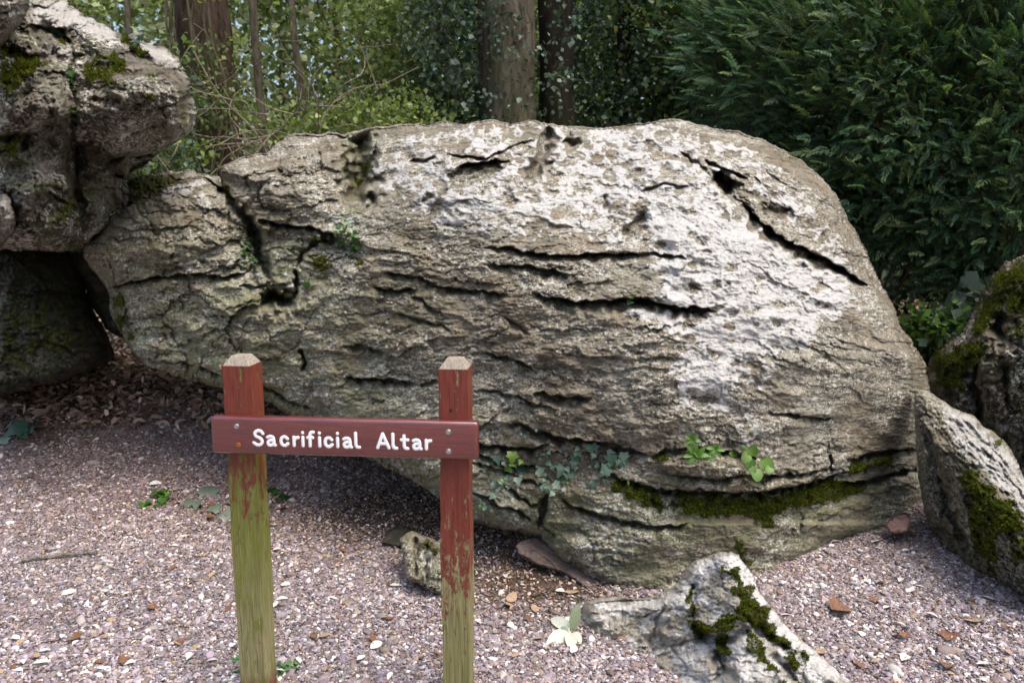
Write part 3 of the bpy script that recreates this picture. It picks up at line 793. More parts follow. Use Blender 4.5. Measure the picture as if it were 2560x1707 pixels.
leftB, LB = rock('overhanging_boulder', cA([(-60, -60), (100, -60), (300, -10), (362, 38), (440, 95), (522, 142), (572, 168), (592, 148), (640, 144), (700, 188), (762, 215), (812, 262),
      (850, 322), (872, 400), (892, 470), (897, 532), (880, 600), (820, 640), (760, 684), (700, 722), (640, 762), (600, 790), (560, 830), (590, 862), (604, 922), (560, 945), (505, 980), (500, 1030),
      (440, 1062), (400, 1110), (360, 1148), (240, 1150), (120, 1142), (-60, 1150)]),
      cA([(-40, 200, 3.9), (-40, 700, 3.95), (-40, 1130, 4.4), (150, 60, 4.6), (100, 250, 4.1), (200, 500, 3.95), (200, 800, 4.05), (250, 1050, 4.4), (330, 300, 4.45), (345, 700, 4.5),
          (380, 1100, 4.8), (450, 150, 4.6), (500, 350, 4.25), (600, 500, 4.2), (600, 700, 4.5), (780, 400, 4.35), (880, 500, 4.7), (700, 200, 4.7), (480, 950, 4.75), (300, 0, 5.0), (560, 850, 4.8)]),
      generic_relief([(cA([(300, 180), (335, 260), (320, 360), (340, 480), (335, 620), (352, 740), (345, 860), (385, 1000), (380, 1100)]), 12, .10, 'v'),
                      (cA([(0, 200), (80, 260), (200, 260), (330, 270)]), 14, .08, 'v'), (cA([(130, 120), (250, 150), (330, 200)]), 12, .14, 'v'),
                      (cA([(480, 740), (560, 722), (620, 720), (700, 710)]), 6, .09, 'l'), (cA([(560, 180), (620, 260), (700, 290)]), 14, .08, 'v'),
                      (cA([(0, 640), (60, 630), (120, 650), (90, 700)]), 14, .10, 'v'), (cA([(40, 870), (70, 980), (40, 1060)]), 8, .10, 'v'),
                      (cA([(520, 800), (560, 815)]), 7, .10, 'v'), (cA([(200, 870), (290, 920), (380, 950)]), 10, .07, 'l'), (cA([(420, 450), (520, 470), (560, 440)]), 9, .06, 'v')],
                     [(cA([(130, -10), (300, 0), (360, 60), (480, 110), (540, 170), (460, 190), (380, 150), (250, 130), (140, 100)]), .72, 10),
                      (cA([(200, 190), (330, 230), (340, 280), (220, 250)]), .6, 8), (cA([(600, 145), (700, 190), (800, 260), (860, 340), (780, 300), (690, 280)]), .62, 8),
                      (cA([(860, 440), (900, 480), (890, 560), (860, 520)]), .5, 8), (cA([(0, 300), (330, 300), (320, 800), (60, 1000), (0, 900)]), .33, 40), (cA([(400, 600), (800, 450), (860, 600), (600, 760)]), .38, 30)],
                     [(cA([(0, 200), (120, 240), (230, 290), (150, 330), (60, 420), (0, 430)]), .70, 12), (cA([(300, -10), (380, 20), (430, 80), (370, 60)]), 1.0, 6), (cA([(530, 130), (600, 170), (690, 270), (640, 290), (580, 230)]), .8, 8),
                      (cA([(150, 1050), (300, 1080), (400, 1130), (250, 1150)]), .5, 20), (cA([(220, 190), (300, 180), (320, 230), (250, 210)]), .7, 8), (cA([(200, 880), (380, 900), (380, 1060), (240, 1020)]), .5, 16), (cA([(0, 600), (90, 620), (80, 720), (0, 740)]), .65, 12), (cA([(360, 260), (560, 200), (620, 320), (480, 420), (380, 400)]), .55, 24), (cA([(560, 420), (700, 380), (720, 470), (600, 520)]), .45, 20)],
                     1.0, .040, 75, 52, .016, 40, 101, .15), M_LEFT, 2.6, 70, .40, 2.2, 6, 2, hold=3.2)
tag(leftB, 'tall knobbly brown boulder overhanging the left edge, split by a vertical crack', 'boulder')
cornerB, _ = rock('corner_boulder', cA([(-90, -90), (128, -90), (132, 20), (122, 70), (90, 120), (50, 160), (10, 205), (-90, 240)]),
      cA([(-60, 100, 3.3), (50, 50, 3.2), (120, -20, 3.45), (0, 200, 3.5), (-60, -60, 3.2)]),
      generic_relief((), [(cA([(0, 0), (130, 0), (100, 120), (0, 180)]), .4, 20)], (), .3, .03, 50, 40, .012, 30, 121), M_LEFT, 3, 50, .3, 1.2, 4, 3)
tag(cornerB, 'brownish boulder tip jutting in at the upper left corner', 'boulder')
knobB, _ = rock('rock_knob', cA([(-80, 870), (-10, 880), (30, 885), (52, 915), (66, 970), (72, 1020), (50, 1070), (20, 1110), (-20, 1135), (-80, 1140)]),
      cA([(-60, 1000, 3.6), (30, 950, 3.6), (60, 1020, 3.75), (0, 1110, 3.8), (0, 890, 3.8)]),
      generic_relief((), [(cA([(0, 880), (60, 900), (60, 1050), (0, 1100)]), .5, 16)], (), .3, .02, 40, 30, .01, 24, 131), M_LEFT, 3, 26, .18, .6, 3, 4)
tag(knobB, 'small pale rock knob at the left edge below the tall boulder', 'boulder')
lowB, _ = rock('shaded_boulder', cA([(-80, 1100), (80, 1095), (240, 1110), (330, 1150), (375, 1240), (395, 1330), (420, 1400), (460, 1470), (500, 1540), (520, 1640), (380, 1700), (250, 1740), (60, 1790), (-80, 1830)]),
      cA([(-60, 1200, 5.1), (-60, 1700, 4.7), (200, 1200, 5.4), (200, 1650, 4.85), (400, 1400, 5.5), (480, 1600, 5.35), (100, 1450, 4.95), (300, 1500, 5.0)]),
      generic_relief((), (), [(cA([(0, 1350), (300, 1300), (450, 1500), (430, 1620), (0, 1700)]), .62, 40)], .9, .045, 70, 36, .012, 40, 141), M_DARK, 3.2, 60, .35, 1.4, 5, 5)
tag(lowB, 'dark mossy boulder in deep shade under the tall left boulder', 'boulder')
# mossy rock in the gap between left boulder and altar, plus added dark filler
mound, _ = rock('mossy_mound', cA([(560, 860), (590, 820), (660, 800), (740, 790), (780, 780), (860, 775), (920, 790), (1000, 810), (1020, 880), (960, 960), (820, 980), (660, 980), (580, 960)]),
      cA([(600, 880, 5.5), (780, 830, 5.6), (960, 830, 5.8), (700, 940, 5.4), (900, 940, 5.5)]),
      generic_relief((), [(cA([(760, 785), (860, 780), (900, 800), (820, 815)]), .5, 8), (cA([(940, 770), (1010, 820), (980, 850)]), .55, 8)], [(cA([(580, 820), (760, 800), (840, 800), (780, 850), (700, 900), (600, 920)]), 1.0, 8)], .6, .03, 50, 30, .01, 30, 151, .05), M_LEFT, 3, 30, .3, .8, 4, 6)
tag(mound, 'low rock with bright green moss cushion in the gap left of the altar boulder', 'rock')
backR, _ = rock('gap_darkening_rock', cA([(300, 1120), (420, 1080), (520, 1040), (640, 1080), (640, 1500), (560, 1540), (480, 1500), (420, 1400), (380, 1300), (320, 1200)]),
      cA([(340, 1150, 5.7), (600, 1100, 5.6), (600, 1450, 5.5), (450, 1300, 5.6)]), generic_relief((), (), (), .6, .03, 50, 30, .01, 30, 156, .05), M_DARK, 3.5, 30, .3, .9, 4, 16)  # filler rock added to turn the open gap dark
tag(backR, 'added rock that darkens the gap between the dark boulder and the altar', 'rock')
# mossy boulder at the right edge
rightB, RB = rock('mossy_boulder', cC([(1700, 1090), (1600, 1150), (1540, 1175), (1480, 1200), (1430, 1250), (1395, 1300), (1355, 1380), (1320, 1450), (1280, 1520)]) + cF([(1180, 40), (1135, 110), (1120, 180), (1140, 260), (1200, 420), (1300, 620), (1500, 760), (1700, 800)]),
      cC([(1500, 1250, 4.6), (1650, 1200, 4.4), (1400, 1400, 4.6)]) + cF([(1250, 60, 4.6), (1500, 60, 4.2), (1650, 300, 4.1), (1300, 300, 4.5), (1180, 150, 4.8), (1550, 600, 4.3)]),
      generic_relief([(cC([(1480, 1420), (1440, 1500), (1480, 1560)]), 12, .12, 'v'), (cF([(1360, 100), (1340, 200), (1370, 300), (1350, 400)]), 10, .10, 'v'), (cF([(1500, 100), (1480, 220), (1510, 330)]), 9, .08, 'v')],
                     [(cF([(1440, 20), (1560, 0), (1570, 200), (1500, 120)]), .2, 20)],
                     [(cC([(1330, 1440), (1400, 1300), (1480, 1200), (1568, 1180), (1700, 1150), (1700, 1400), (1560, 1450), (1480, 1400), (1420, 1500), (1330, 1568)]), .85, 14), (cF([(1130, 60), (1300, 0), (1430, 20), (1340, 130), (1310, 240), (1180, 200)]), .8, 14), (cC([(1480, 1470), (1568, 1440), (1568, 1568), (1500, 1530)]), .7, 10), (cF([(1360, 200), (1420, 200), (1500, 300), (1570, 500), (1480, 420), (1380, 330)]), .4, 20)],
                     .8, .04, 46, 60, .012, 34, 161, .07), M_LEFT, 2.8, 56, .45, 1.8, 6, 7)
tag(rightB, 'tall dark boulder with yellow green moss at the right edge behind the leaning slab', 'boulder')
# leaning slab
slab, SB = rock('leaning_slab', cF([(1073, 226), (1100, 225), (1135, 234), (1182, 266), (1215, 290), (1250, 310), (1300, 330), (1335, 345), (1370, 375), (1400, 402), (1440, 425), (1480, 458), (1515, 500), (1535, 550), (1573, 620), (1640, 720), (1700, 840),
      (1700, 1270), (1600, 1215), (1560, 1180), (1500, 1140), (1400, 1088), (1300, 1030), (1215, 975), (1170, 900), (1140, 850), (1115, 780), (1100, 700), (1085, 560), (1075, 420), (1068, 320)]),
      cF([(1085, 250, 3.95), (1140, 300, 3.82), (1230, 300, 3.95), (1120, 700, 3.85), (1190, 900, 3.75), (1230, 480, 3.62), (1300, 620, 3.45), (1380, 600, 3.42), (1450, 460, 3.72), (1560, 640, 3.55), (1480, 720, 3.25), (1300, 900, 3.45), (1400, 1060, 3.35),
          (1573, 800, 3.1), (1573, 1150, 3.12), (1650, 1200, 3.0), (1660, 850, 3.1)]),
      generic_relief([(cF([(1110, 420), (1150, 520), (1180, 620), (1220, 760), (1290, 900), (1380, 1010)]), 14, .05, 'v')],
                     [(cF([(1190, 270), (1330, 345), (1480, 470), (1540, 560), (1640, 760), (1573, 760), (1470, 690), (1380, 600), (1290, 470), (1220, 350)]), .58, 12), (cF([(1200, 300), (1260, 400), (1330, 540), (1380, 600), (1300, 520), (1220, 400)]), .75, 7), (cF([(1480, 690), (1573, 760), (1640, 850), (1573, 800)]), .7, 7)],  # light on the upper face and ridge painted as pale colour
                     [(cF([(1290, 570), (1350, 600), (1420, 690), (1520, 730), (1560, 850), (1520, 900), (1430, 860), (1460, 980), (1420, 1040), (1350, 960), (1310, 850), (1330, 740), (1270, 640)]), 1.0, 7), (cF([(1490, 880), (1573, 900), (1640, 1000), (1573, 1030), (1510, 980)]), .85, 8), (cF([(1420, 450), (1480, 460), (1500, 520), (1430, 500)]), .6, 6), (cF([(1190, 690), (1270, 720), (1250, 800), (1200, 760)]), .5, 8), (cF([(1370, 980), (1480, 1080), (1440, 1110)]), .7, 6)],
                     .55, .026, 60, 24, .0, 30, 171, .03, ang=.85, lam=.014), M_ALTAR, 2.5, 24, .22, .7, 3, 8, hold=2.2)
tag(slab, 'triangular mossy slab leaning against the right end of the altar boulder', 'boulder')
# front rock
front, FB = rock('front_rock', fD([(1680, 1267), (1652, 1268), (1625, 1277), (1598, 1285), (1583, 1300), (1568, 1318), (1556, 1338), (1530, 1356), (1500, 1368), (1470, 1372), (1440, 1370), (1405, 1371), (1370, 1372), (1345, 1380), (1333, 1395), (1328, 1425), (1330, 1460), (1350, 1490),
      (1390, 1520), (1430, 1545), (1460, 1575), (1480, 1610), (1520, 1660), (1990, 1660), (1975, 1590), (1955, 1563), (1930, 1545), (1900, 1520), (1878, 1500), (1850, 1478), (1826, 1455), (1802, 1430), (1780, 1400), (1758, 1375), (1742, 1352), (1735, 1330), (1722, 1312), (1708, 1290), (1697, 1273)]),
      fD([(1680, 1285, 2.80), (1600, 1300, 2.88), (1690, 1400, 2.58), (1640, 1450, 2.60), (1560, 1400, 2.78), (1450, 1385, 2.99), (1350, 1395, 3.03), (1340, 1450, 2.96), (1400, 1430, 2.93), (1400, 1500, 2.88), (1480, 1440, 2.83), (1490, 1500, 2.76), (1470, 1560, 2.74), (1560, 1530, 2.60), (1720, 1480, 2.46), (1800, 1450, 2.64), (1900, 1535, 2.50), (1700, 1560, 2.36), (1850, 1600, 2.36), (1600, 1640, 2.36), (1950, 1640, 2.34)]),
      generic_relief([(fD([(1590, 1430), (1620, 1470), (1660, 1480), (1700, 1455), (1740, 1440)]), 14, .05, 'v'), (fD([(1480, 1500), (1500, 1465), (1510, 1420), (1530, 1390)]), 8, .03, 'v'), (fD([(1640, 1490), (1660, 1530), (1640, 1568)]), 12, .05, 'v'),
                      (fD([(1700, 1400), (1720, 1430), (1770, 1470), (1820, 1500)]), 10, .04, 'v'), (fD([(1760, 1500), (1800, 1530), (1830, 1568)]), 12, .04, 'v'), (fD([(1600, 1340), (1590, 1390), (1592, 1430)]), 8, .025, 'v')],
                     [(fD([(1610, 1280), (1690, 1270), (1740, 1350), (1800, 1430), (1950, 1560), (1880, 1568), (1760, 1470), (1700, 1350), (1660, 1300), (1600, 1360), (1560, 1420), (1540, 1400)]), .68, 9), (fD([(1400, 1380), (1520, 1370), (1560, 1350), (1570, 1400), (1450, 1400), (1380, 1400)]), .55, 9),
                      (fD([(1660, 1450), (1720, 1430), (1760, 1480), (1800, 1568), (1720, 1568), (1670, 1520)]), .6, 10), (fD([(1520, 1480), (1620, 1470), (1640, 1568), (1560, 1568)]), .48, 12)],
                     [(fD([(1660, 1300), (1695, 1300), (1712, 1340), (1700, 1370), (1685, 1365), (1690, 1335), (1665, 1320)]), .95, 3), (fD([(1585, 1340), (1605, 1345), (1600, 1385), (1585, 1420), (1578, 1380)]), .85, 3), (fD([(1580, 1425), (1640, 1435), (1660, 1420), (1700, 1400), (1700, 1350), (1730, 1350), (1760, 1400), (1790, 1450), (1820, 1480), (1800, 1490), (1740, 1440), (1700, 1425), (1660, 1450), (1600, 1460)]), 1.0, 3.5),
                      (fD([(1640, 1455), (1670, 1450), (1680, 1500), (1650, 1510)]), .8, 4), (fD([(1700, 1450), (1740, 1470), (1770, 1520), (1800, 1560), (1770, 1540), (1720, 1490)]), .9, 3.5), (fD([(1780, 1480), (1850, 1500), (1870, 1540), (1820, 1530)]), .75, 4), (fD([(1470, 1475), (1490, 1480), (1480, 1500)]), .8, 3)],
                     .12, .015, 80, 60, .006, 34, 181, .05, 130, rim_light_paint=.75), M_FRONT, 2.3, 34, .16, .55, 3, 9, hold=2.2)
tag(front, 'pyramid-shaped pale rock with moss veins in the foreground gravel', 'rock')
# slate slab under the altar
slate, _ = rock('slate_slab', cE([(776, 942), (800, 915), (835, 903), (900, 905), (965, 940), (1060, 1020), (1180, 1100), (1290, 1160), (1330, 1185), (1260, 1190), (1170, 1175), (1100, 1130), (1000, 1065), (900, 1035), (850, 1010), (800, 980)]),
      cE([(790, 945, 3.49), (900, 930, 3.56), (900, 1020, 3.44), (1060, 1060, 3.40), (1200, 1150, 3.30), (1300, 1180, 3.24)]),
      generic_relief((), (), (), .1, .006, 60, 16, .0, 30, 191, .01, ang=.5, lam=.012), M_SLAB, 2.5, 12, .05, .7, 2, 10, hold=2)
tag(slate, 'flat pinkish slate slab wedged under the altar boulder', 'rock')
stump, _ = rock('ribbed_stone', cE([(255, 905), (280, 880), (310, 872), (350, 885), (390, 905), (440, 925), (470, 950), (480, 1160), (430, 1165), (375, 1140), (330, 1110), (285, 1090), (268, 1030), (262, 970)]),
      cE([(270, 900, 3.42), (340, 890, 3.45), (440, 940, 3.35), (300, 1060, 3.25), (380, 1110, 3.20), (460, 1140, 3.18), (350, 1000, 3.26)]),
      generic_relief([(cE([(330, 890), (325, 980), (335, 1090)]), 5, .04, 'v'), (cE([(385, 910), (375, 1000), (382, 1120)]), 5, .03, 'v')], [(cE([(350, 960), (400, 980), (400, 1080), (360, 1080)]), .5, 8)],
                     [(cE([(360, 900), (440, 930), (440, 970), (380, 960)]), .7, 8), (cE([(290, 1080), (400, 1110), (440, 1150), (340, 1120)]), .8, 8)], .8, .012, 14, 70, .0, 30, 201, .02, ang=0.05), M_ALTAR, 2.3, 14, .10, .35, 3, 11, hold=2)
tag(stump, 'small upright ribbed stone just left of the right sign post', 'rock')
bump, _ = rock('buried_stone', cE([(165, 925), (190, 880), (230, 855), (280, 850), (320, 865), (350, 890), (330, 930), (260, 945), (200, 945)]),
      cE([(200, 900, 3.80), (260, 870, 3.85), (330, 890, 3.83), (260, 930, 3.70)]),
      generic_relief((), (), (), .3, .008, 40, 20, .0, 30, 211, .015), M_DARK, 2.5, 16, .12, .4, 2, 12)
tag(bump, 'rounded half-buried stone in the shadow behind the ribbed stone', 'rock')
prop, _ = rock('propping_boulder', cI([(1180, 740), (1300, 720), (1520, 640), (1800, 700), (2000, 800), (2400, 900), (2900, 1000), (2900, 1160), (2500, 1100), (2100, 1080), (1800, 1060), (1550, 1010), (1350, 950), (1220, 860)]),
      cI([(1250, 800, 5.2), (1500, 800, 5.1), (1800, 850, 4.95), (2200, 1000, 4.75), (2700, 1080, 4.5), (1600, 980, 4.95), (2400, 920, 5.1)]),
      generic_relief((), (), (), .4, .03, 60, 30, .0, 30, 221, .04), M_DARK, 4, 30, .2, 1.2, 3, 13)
tag(prop, 'dark propping boulder in the hollow beneath the altar boulder', 'boulder')
chunk, _ = rock('pinkish_stone', cF([(940, 850), (955, 820), (985, 795), (1030, 783), (1052, 800), (1058, 840), (1045, 875), (1000, 885), (960, 880)]),
      cF([(960, 850, 3.80), (1010, 810, 3.82), (1040, 860, 3.77), (1000, 870, 3.72)]),
      generic_relief((), (), (), .0, .008, 24, 16, .0, 30, 241, .01), rock_material('pink_stone', brown=(.40, .22, .18), grey=(.45, .28, .24), dark=(.25, .14, .11), speck=.2), 2.5, 8, .05, .10, 2, 15)
tag(chunk, 'small pinkish broken stone in the corner between altar and leaning slab', 'rock')

# ================================================================== THE SIGN
PL = at(534, 1083, 2.475); PR = at(1197, 1099, 2.40)
SIGN_RZ = math.atan2(PR[1] - PL[1], PR[0] - PL[0]); BW = float(np.hypot(*(PR - PL)[:2]))
mid = (PL + PR) / 2; sx, sy, sz = mid[0], mid[1], float(gz(mid[0], mid[1]))
sign = empty('wooden_sign', (sx, sy, sz), SIGN_RZ)
tag(sign, 'dark red wooden sign reading Sacrificial Altar on two weathered posts in the gravel', 'sign')
BZ = mid[2] - sz
def to_sign(p):
    c, s = math.cos(-SIGN_RZ), math.sin(-SIGN_RZ); dx, dy = p[0] - sx, p[1] - sy
    return np.array([c * dx - s * dy, s * dx + c * dy, p[2] - sz])
def wood_board():
    t = NT('red_stained_wood'); o = t.obj((.9, 8, 8))
    n = t.noise(o, 9, 9, .72, .4); n2 = t.noise(t.obj((.5, 3, 14)), 22, 7, .75)
    c = t.mix(t.ramp(n, .3, .7), (.085, .012, .010), (.155, .022, .018))
    c = t.mix(t.math('MULTIPLY', t.ramp(n2, .52, .72), .6), c, (.22, .045, .038))
    c = t.mix(t.math('MULTIPLY', t.ramp(t.noise(t.obj((1, 1, 1)), 30, 6, .7), .62, .72), .35), c, (.07, .02, .015))
    t.b.inputs['Coat Weight'].default_value = .7; t.b.inputs['Coat Roughness'].default_value = .12; t.b.inputs['Coat IOR'].default_value = 1.9
    return t.fin(c, t.ramp(n2, .3, .7, .22, .40), t.bump(n2, .35, .003), .7)
def wood_post(name, z_full, z_none, left):
    """stain on top, peeling to algae green timber below"""
    t = NT(name); o = t.obj((9, 9, .8)); tc = t.node('ShaderNodeTexCoord'); sep = t.node('ShaderNodeSeparateXYZ'); t.l(tc.outputs['Object'], sep.inputs[0])
    z = sep.outputs[2]
    n = t.noise(o, 8, 9, .75, .3); gr = t.noise(t.obj((14, 14, .35)), 14, 5, .6)
    red = t.mix(t.ramp(n, .3, .7), (.11, .020, .012), (.21, .048, .028))
    wood = t.mix(t.ramp(gr, .35, .65), (.17, .15, .065), (.30, .27, .13))
    gk = t.ramp(z, .15, .62) if left else t.ramp(z, .55, .10, .0, .45)
    alg = t.mix(t.ramp(gr, .3, .7), (.105, .11, .018), (.20, .20, .05))
    wood = t.mix(t.math('MULTIPLY', gk, t.ramp(n, .25, .5)), wood, alg)
    k = t.ramp(z, z_none, z_full, -.85, .85)
    pn_ = t.noise(t.obj((3.2, 3.2, 1.0)), 13, 10, .84, .25)
    msk = t.ramp(t.math('ADD', k, t.math('MULTIPLY', t.math('SUBTRACT', pn_, .5), 8.5)), .0, .06)
    foot = t.ramp(z, .10, .02)
    msk = t.math('MAXIMUM', msk, t.math('MULTIPLY', foot, t.ramp(pn_, .45, .5)))
    c = t.mix(msk, wood, red)
    if left:
        gl = t.math('MULTIPLY', t.math('MULTIPLY', t.ramp(z, 1.08, .78), t.ramp(t.noise(t.obj((5, 5, .9)), 11, 7, .7), .50, .60)), .8)
        c = t.mix(gl, c, (.13, .15, .012))
    crack = t.ramp(t.noise(t.obj((20, 20, .5)), 4.4, 3, .5), .70, .76)
    c = t.mix(crack, c, (.05, .035, .02))
    h = t.math('ADD', t.math('MULTIPLY', msk, .35), t.math('ADD', gr, t.math('MULTIPLY', crack, -1.2)))
    return t.fin(c, t.mix(msk, (.75,) * 3, (.42,) * 3), t.bump(h, .7, .003), .4)
def wood_end():
    t = NT('bare_end_grain'); n = t.noise(t.obj((16, 3, 3)), 22, 4, .6)
    return t.fin(t.mix(t.ramp(n, .35, .65), (.20, .165, .125), (.34, .30, .245)), .7, t.bump(n, .6, .002), .3)
M_END = wood_end()
W2 = .0465
def make_post(px, py, Y, ytop, mat, lean):
    fx = to_sign(at(px, py, Y)); top = to_sign(at(px, ytop, Y + .01))[2]
    y0 = .0195; L = [(-W2, 0), (W2, 0), (W2, 2 * W2), (-W2, 2 * W2)]
    bm = bmesh.new(); zs = np.linspace(-.25, top, 24); rings = []
    for z in zs:
        r = []
        for k, (a, b) in enumerate(L):
            w_ = .0016 * math.sin(z * 9 + k * 2) + .001 * math.sin(z * 31 + k)
            r.append(bm.verts.new((a + w_, b + w_ * .5, z)))
        rings.append(r)
    for i in range(len(rings) - 1):
        for k in range(4): bm.faces.new((rings[i][k], rings[i][(k + 1) % 4], rings[i + 1][(k + 1) % 4], rings[i + 1][k]))
    bm.faces.new(rings[-1]); bm.faces.new(rings[0][::-1])
    bmesh.ops.bevel(bm, geom=[e for e in bm.edges if abs(e.verts[0].co.z - e.verts[1].co.z) > .01], offset=.003, segments=2, affect='EDGES')
    me = bpy.data.meshes.new('post'); bm.to_mesh(me); bm.free(); me.materials.append(mat)
    o = bpy.data.objects.new('post', me); COL.objects.link(o); o.parent = sign
    o.location = (fx[0], y0, 0); o.rotation_euler = (0, lean, 0)
    m = MB(); h = .030; i_ = .021; z0 = top + .0005; w_ = W2 - .001
    m.add([(-w_, .001, z0), (w_, .001, z0), (w_, 2 * W2 - .001, z0), (-w_, 2 * W2 - .001, z0), (-w_ + i_, i_, z0 + h), (w_ - i_, i_, z0 + h), (w_ - i_, 2 * W2 - i_, z0 + h), (-w_ + i_, 2 * W2 - i_, z0 + h)],
          [(0, 1, 5, 4), (1, 2, 6, 5), (2, 3, 7, 6), (3, 0, 4, 7), (4, 5, 6, 7), (3, 2, 1, 0)])
    c = m.build('bevelled_top', M_END, o, False)
    md = c.modifiers.new('bevel', 'BEVEL'); md.width = .002; md.segments = 2
    return o
postL = make_post(603, 1085, 2.50, 913, wood_post('peeling_red_paint_over_green_timber', 1.02, .42, True), 0)
postL['label'] = 'left post, red stain gone and green with algae below the board'
postR = make_post(1136, 1095, 2.44, 921, wood_post('peeling_red_paint_over_grey_timber', .78, .12, False), 0)
postR['label'] = 'right post, red down to knee height with bare timber foot'
bh = .0605; bt = .019
bm = bmesh.new(); bmesh.ops.create_cube(bm, size=1)
for v in bm.verts: v.co = Vector((v.co.x * BW, v.co.y * 2 * bt, v.co.z * 2 * bh))
bmesh.ops.bevel(bm, geom=list(bm.edges), offset=.0105, segments=4, affect='EDGES', profile=.5)
me = bpy.data.meshes.new('board'); bm.to_mesh(me); bm.free(); me.materials.append(wood_board())
me.polygons.foreach_set('use_smooth', [True] * len(me.polygons))
try: me.set_sharp_from_angle(angle=D2R(40))
except Exception: pass
board = bpy.data.objects.new('board', me); COL.objects.link(board); board.parent = sign
tilt = math.atan2(PR[2] - PL[2], BW)
board.location = (0, 0, BZ); board.rotation_euler = (0, -tilt, 0)
board['label'] = 'dark red board with rounded edges and routed white lettering'
# lettering: routed strokes filled with white paint
U = BW / 2065.0
def cat(P, n=7):
    P = [np.array(p, float) for p in P]
    if len(P) < 3: return np.array(P)
    Q = [2 * P[0] - P[1]] + P + [2 * P[-1] - P[-2]]; out = []
    for i in range(1, len(Q) - 2):
        for k in range(n):
            t = k / n; a, b, c, d = Q[i - 1:i + 3]
            out.append(.5 * ((2 * b) + (c - a) * t + (2 * a - 5 * b + 4 * c - d) * t * t + (3 * b - a - 3 * c + d) * t ** 3))
    out.append(P[-1]); return np.array(out)
GL = {'S': [[(82, 98), (64, 118), (38, 118), (19, 99), (28, 76), (58, 62), (74, 38), (62, 13), (35, 8), (8, 24)]],
      'a': [[(12, 70), (32, 77), (54, 70), (60, 48), (60, 12)], [(60, 44), (34, 46), (14, 30), (22, 10), (44, 10), (60, 26)], [(60, 14), (70, 9)]],
      'c': [[(64, 62), (44, 77), (20, 68), (12, 42), (20, 17), (44, 8), (66, 24)]],
      'r': [[(12, 10), (12, 76)], [(12, 42), (22, 66), (46, 74)]],
      'i': [[(12, 10), (12, 76)], [(12, 111), (12, 113)]],
      'f': [[(22, 10), (22, 92)], [(22, 90), (30, 114), (50, 118)], [(5, 75), (44, 75)]],
      'l': [[(12, 118), (12, 28)], [(12, 30), (20, 12), (40, 9)]],
      'A': [[(10, 10), (50, 118)], [(50, 118), (96, 10)], [(30, 42), (78, 42)]],
      't': [[(25, 106), (25, 28)], [(25, 30), (33, 12), (52, 9)], [(5, 75), (54, 75)]]}
tpl = NT('white_letter_paint'); M_WHITE = tpl.fin(tpl.mix(tpl.ramp(tpl.noise(tpl.obj(), 160, 4, .7), .3, .7), (.86, .86, .84), (.92, .92, .90)), .5, None, .4)
word = [('S', 430), ('a', 536), ('c', 640), ('r', 742), ('i', 812), ('f', 857), ('i', 942), ('c', 985), ('i', 1082), ('a', 1130), ('l', 1222), ('A', 1392), ('l', 1508), ('t', 1580), ('a', 1664), ('r', 1762)]
for ch, gx0 in word:
    m = MB()
    for st in GL[ch]:
        C = cat(st) if len(st) > 2 else np.array(st, float)
        X_ = (C[:, 0] + gx0 - 100) * U - BW / 2; Z_ = (C[:, 1] - 60) * U - .007
        rad = 12.5 * U; n = len(C)
        P = np.stack([X_, np.zeros(n), Z_], 1)
        # round-ended ribbon, a little proud of the board
        T = np.gradient(P, axis=0) if n > 1 else np.array([[1, 0, 0]]); T /= np.linalg.norm(T, axis=1)[:, None] + 1e-9
        ext = [P[0] - T[0] * rad * q for q in (.98, .85, .5)] + list(P) + [P[-1] + T[-1] * rad * q for q in (.5, .85, .98)]
        TT = [T[0]] * 3 + list(T) + [T[-1]] * 3; rr = [.2, .53, .87] + [1] * n + [.87, .53, .2]
        V = []; off = .0003 * random.random()
        for p, t_, r_ in zip(ext, TT, rr):
            nrm = np.array([-t_[2], 0, t_[0]])
            for q in range(-3, 4):
                a = q / 3 * math.pi / 2
                V.append(p + nrm * rad * r_ * math.sin(a) + np.array([0, -(.0016 + off) * r_ * math.cos(a), 0]))
        F_ = [(i * 7 + k, i * 7 + k + 1, (i + 1) * 7 + k + 1, (i + 1) * 7 + k) for i in range(len(ext) - 1) for k in range(6)]
        m.add(V, F_)
    o = m.build('letter', M_WHITE, board); o.location = (0, -bt - .0002, 0)
def metal(name, col, rough):
    t = NT(name); t.b.inputs['Metallic'].default_value = .8
    n = t.noise(t.obj(), 300, 3, .6); return t.fin(t.mix(n, col, tuple(c * .5 for c in col)), rough, t.bump(n, .3, .001), .5)
M_SCREW = metal('zinc', (.55, .53, .50), .4); tr_ = NT('rusty_steel'); M_RUST = tr_.fin(tr_.mix(tr_.noise(tr_.obj(), 260, 4, .7), (.10, .03, .01), (.50, .16, .04)), .8)
for gxx, gyy, mt, lb in ((308, 607, M_SCREW, 0), (315, 755, M_RUST, 'rusty orange screw'), (1943, 650, M_SCREW, 0), (1942, 800, M_SCREW, 0)):
    m = MB(); prof = [(.0088, 0), (.0086, -.0016), (.0072, -.0022), (.0062, -.0012), (.0056, -.0010), (.0052, -.0026), (.0030, -.0033), (.0024, -.0018), (0.0004, -.0018)]
    S_ = 20; V = [(r * math.cos(2 * math.pi * k / S_), d, r * math.sin(2 * math.pi * k / S_)) for r, d in prof for k in range(S_)]
    m.add(V, [(i * S_ + k, i * S_ + (k + 1) % S_, (i + 1) * S_ + (k + 1) % S_, (i + 1) * S_ + k) for i in range(len(prof) - 1) for k in range(S_)])
    o = m.build('screw', mt, board)
    base = 685 + (gxx - 100) / 2065 * 48
    o.location = ((gxx - 100) * U - BW / 2, -bt - .0002, -(gyy - base) * U - .004)
    if lb: o['label'] = lb
m = MB(); S_ = 12
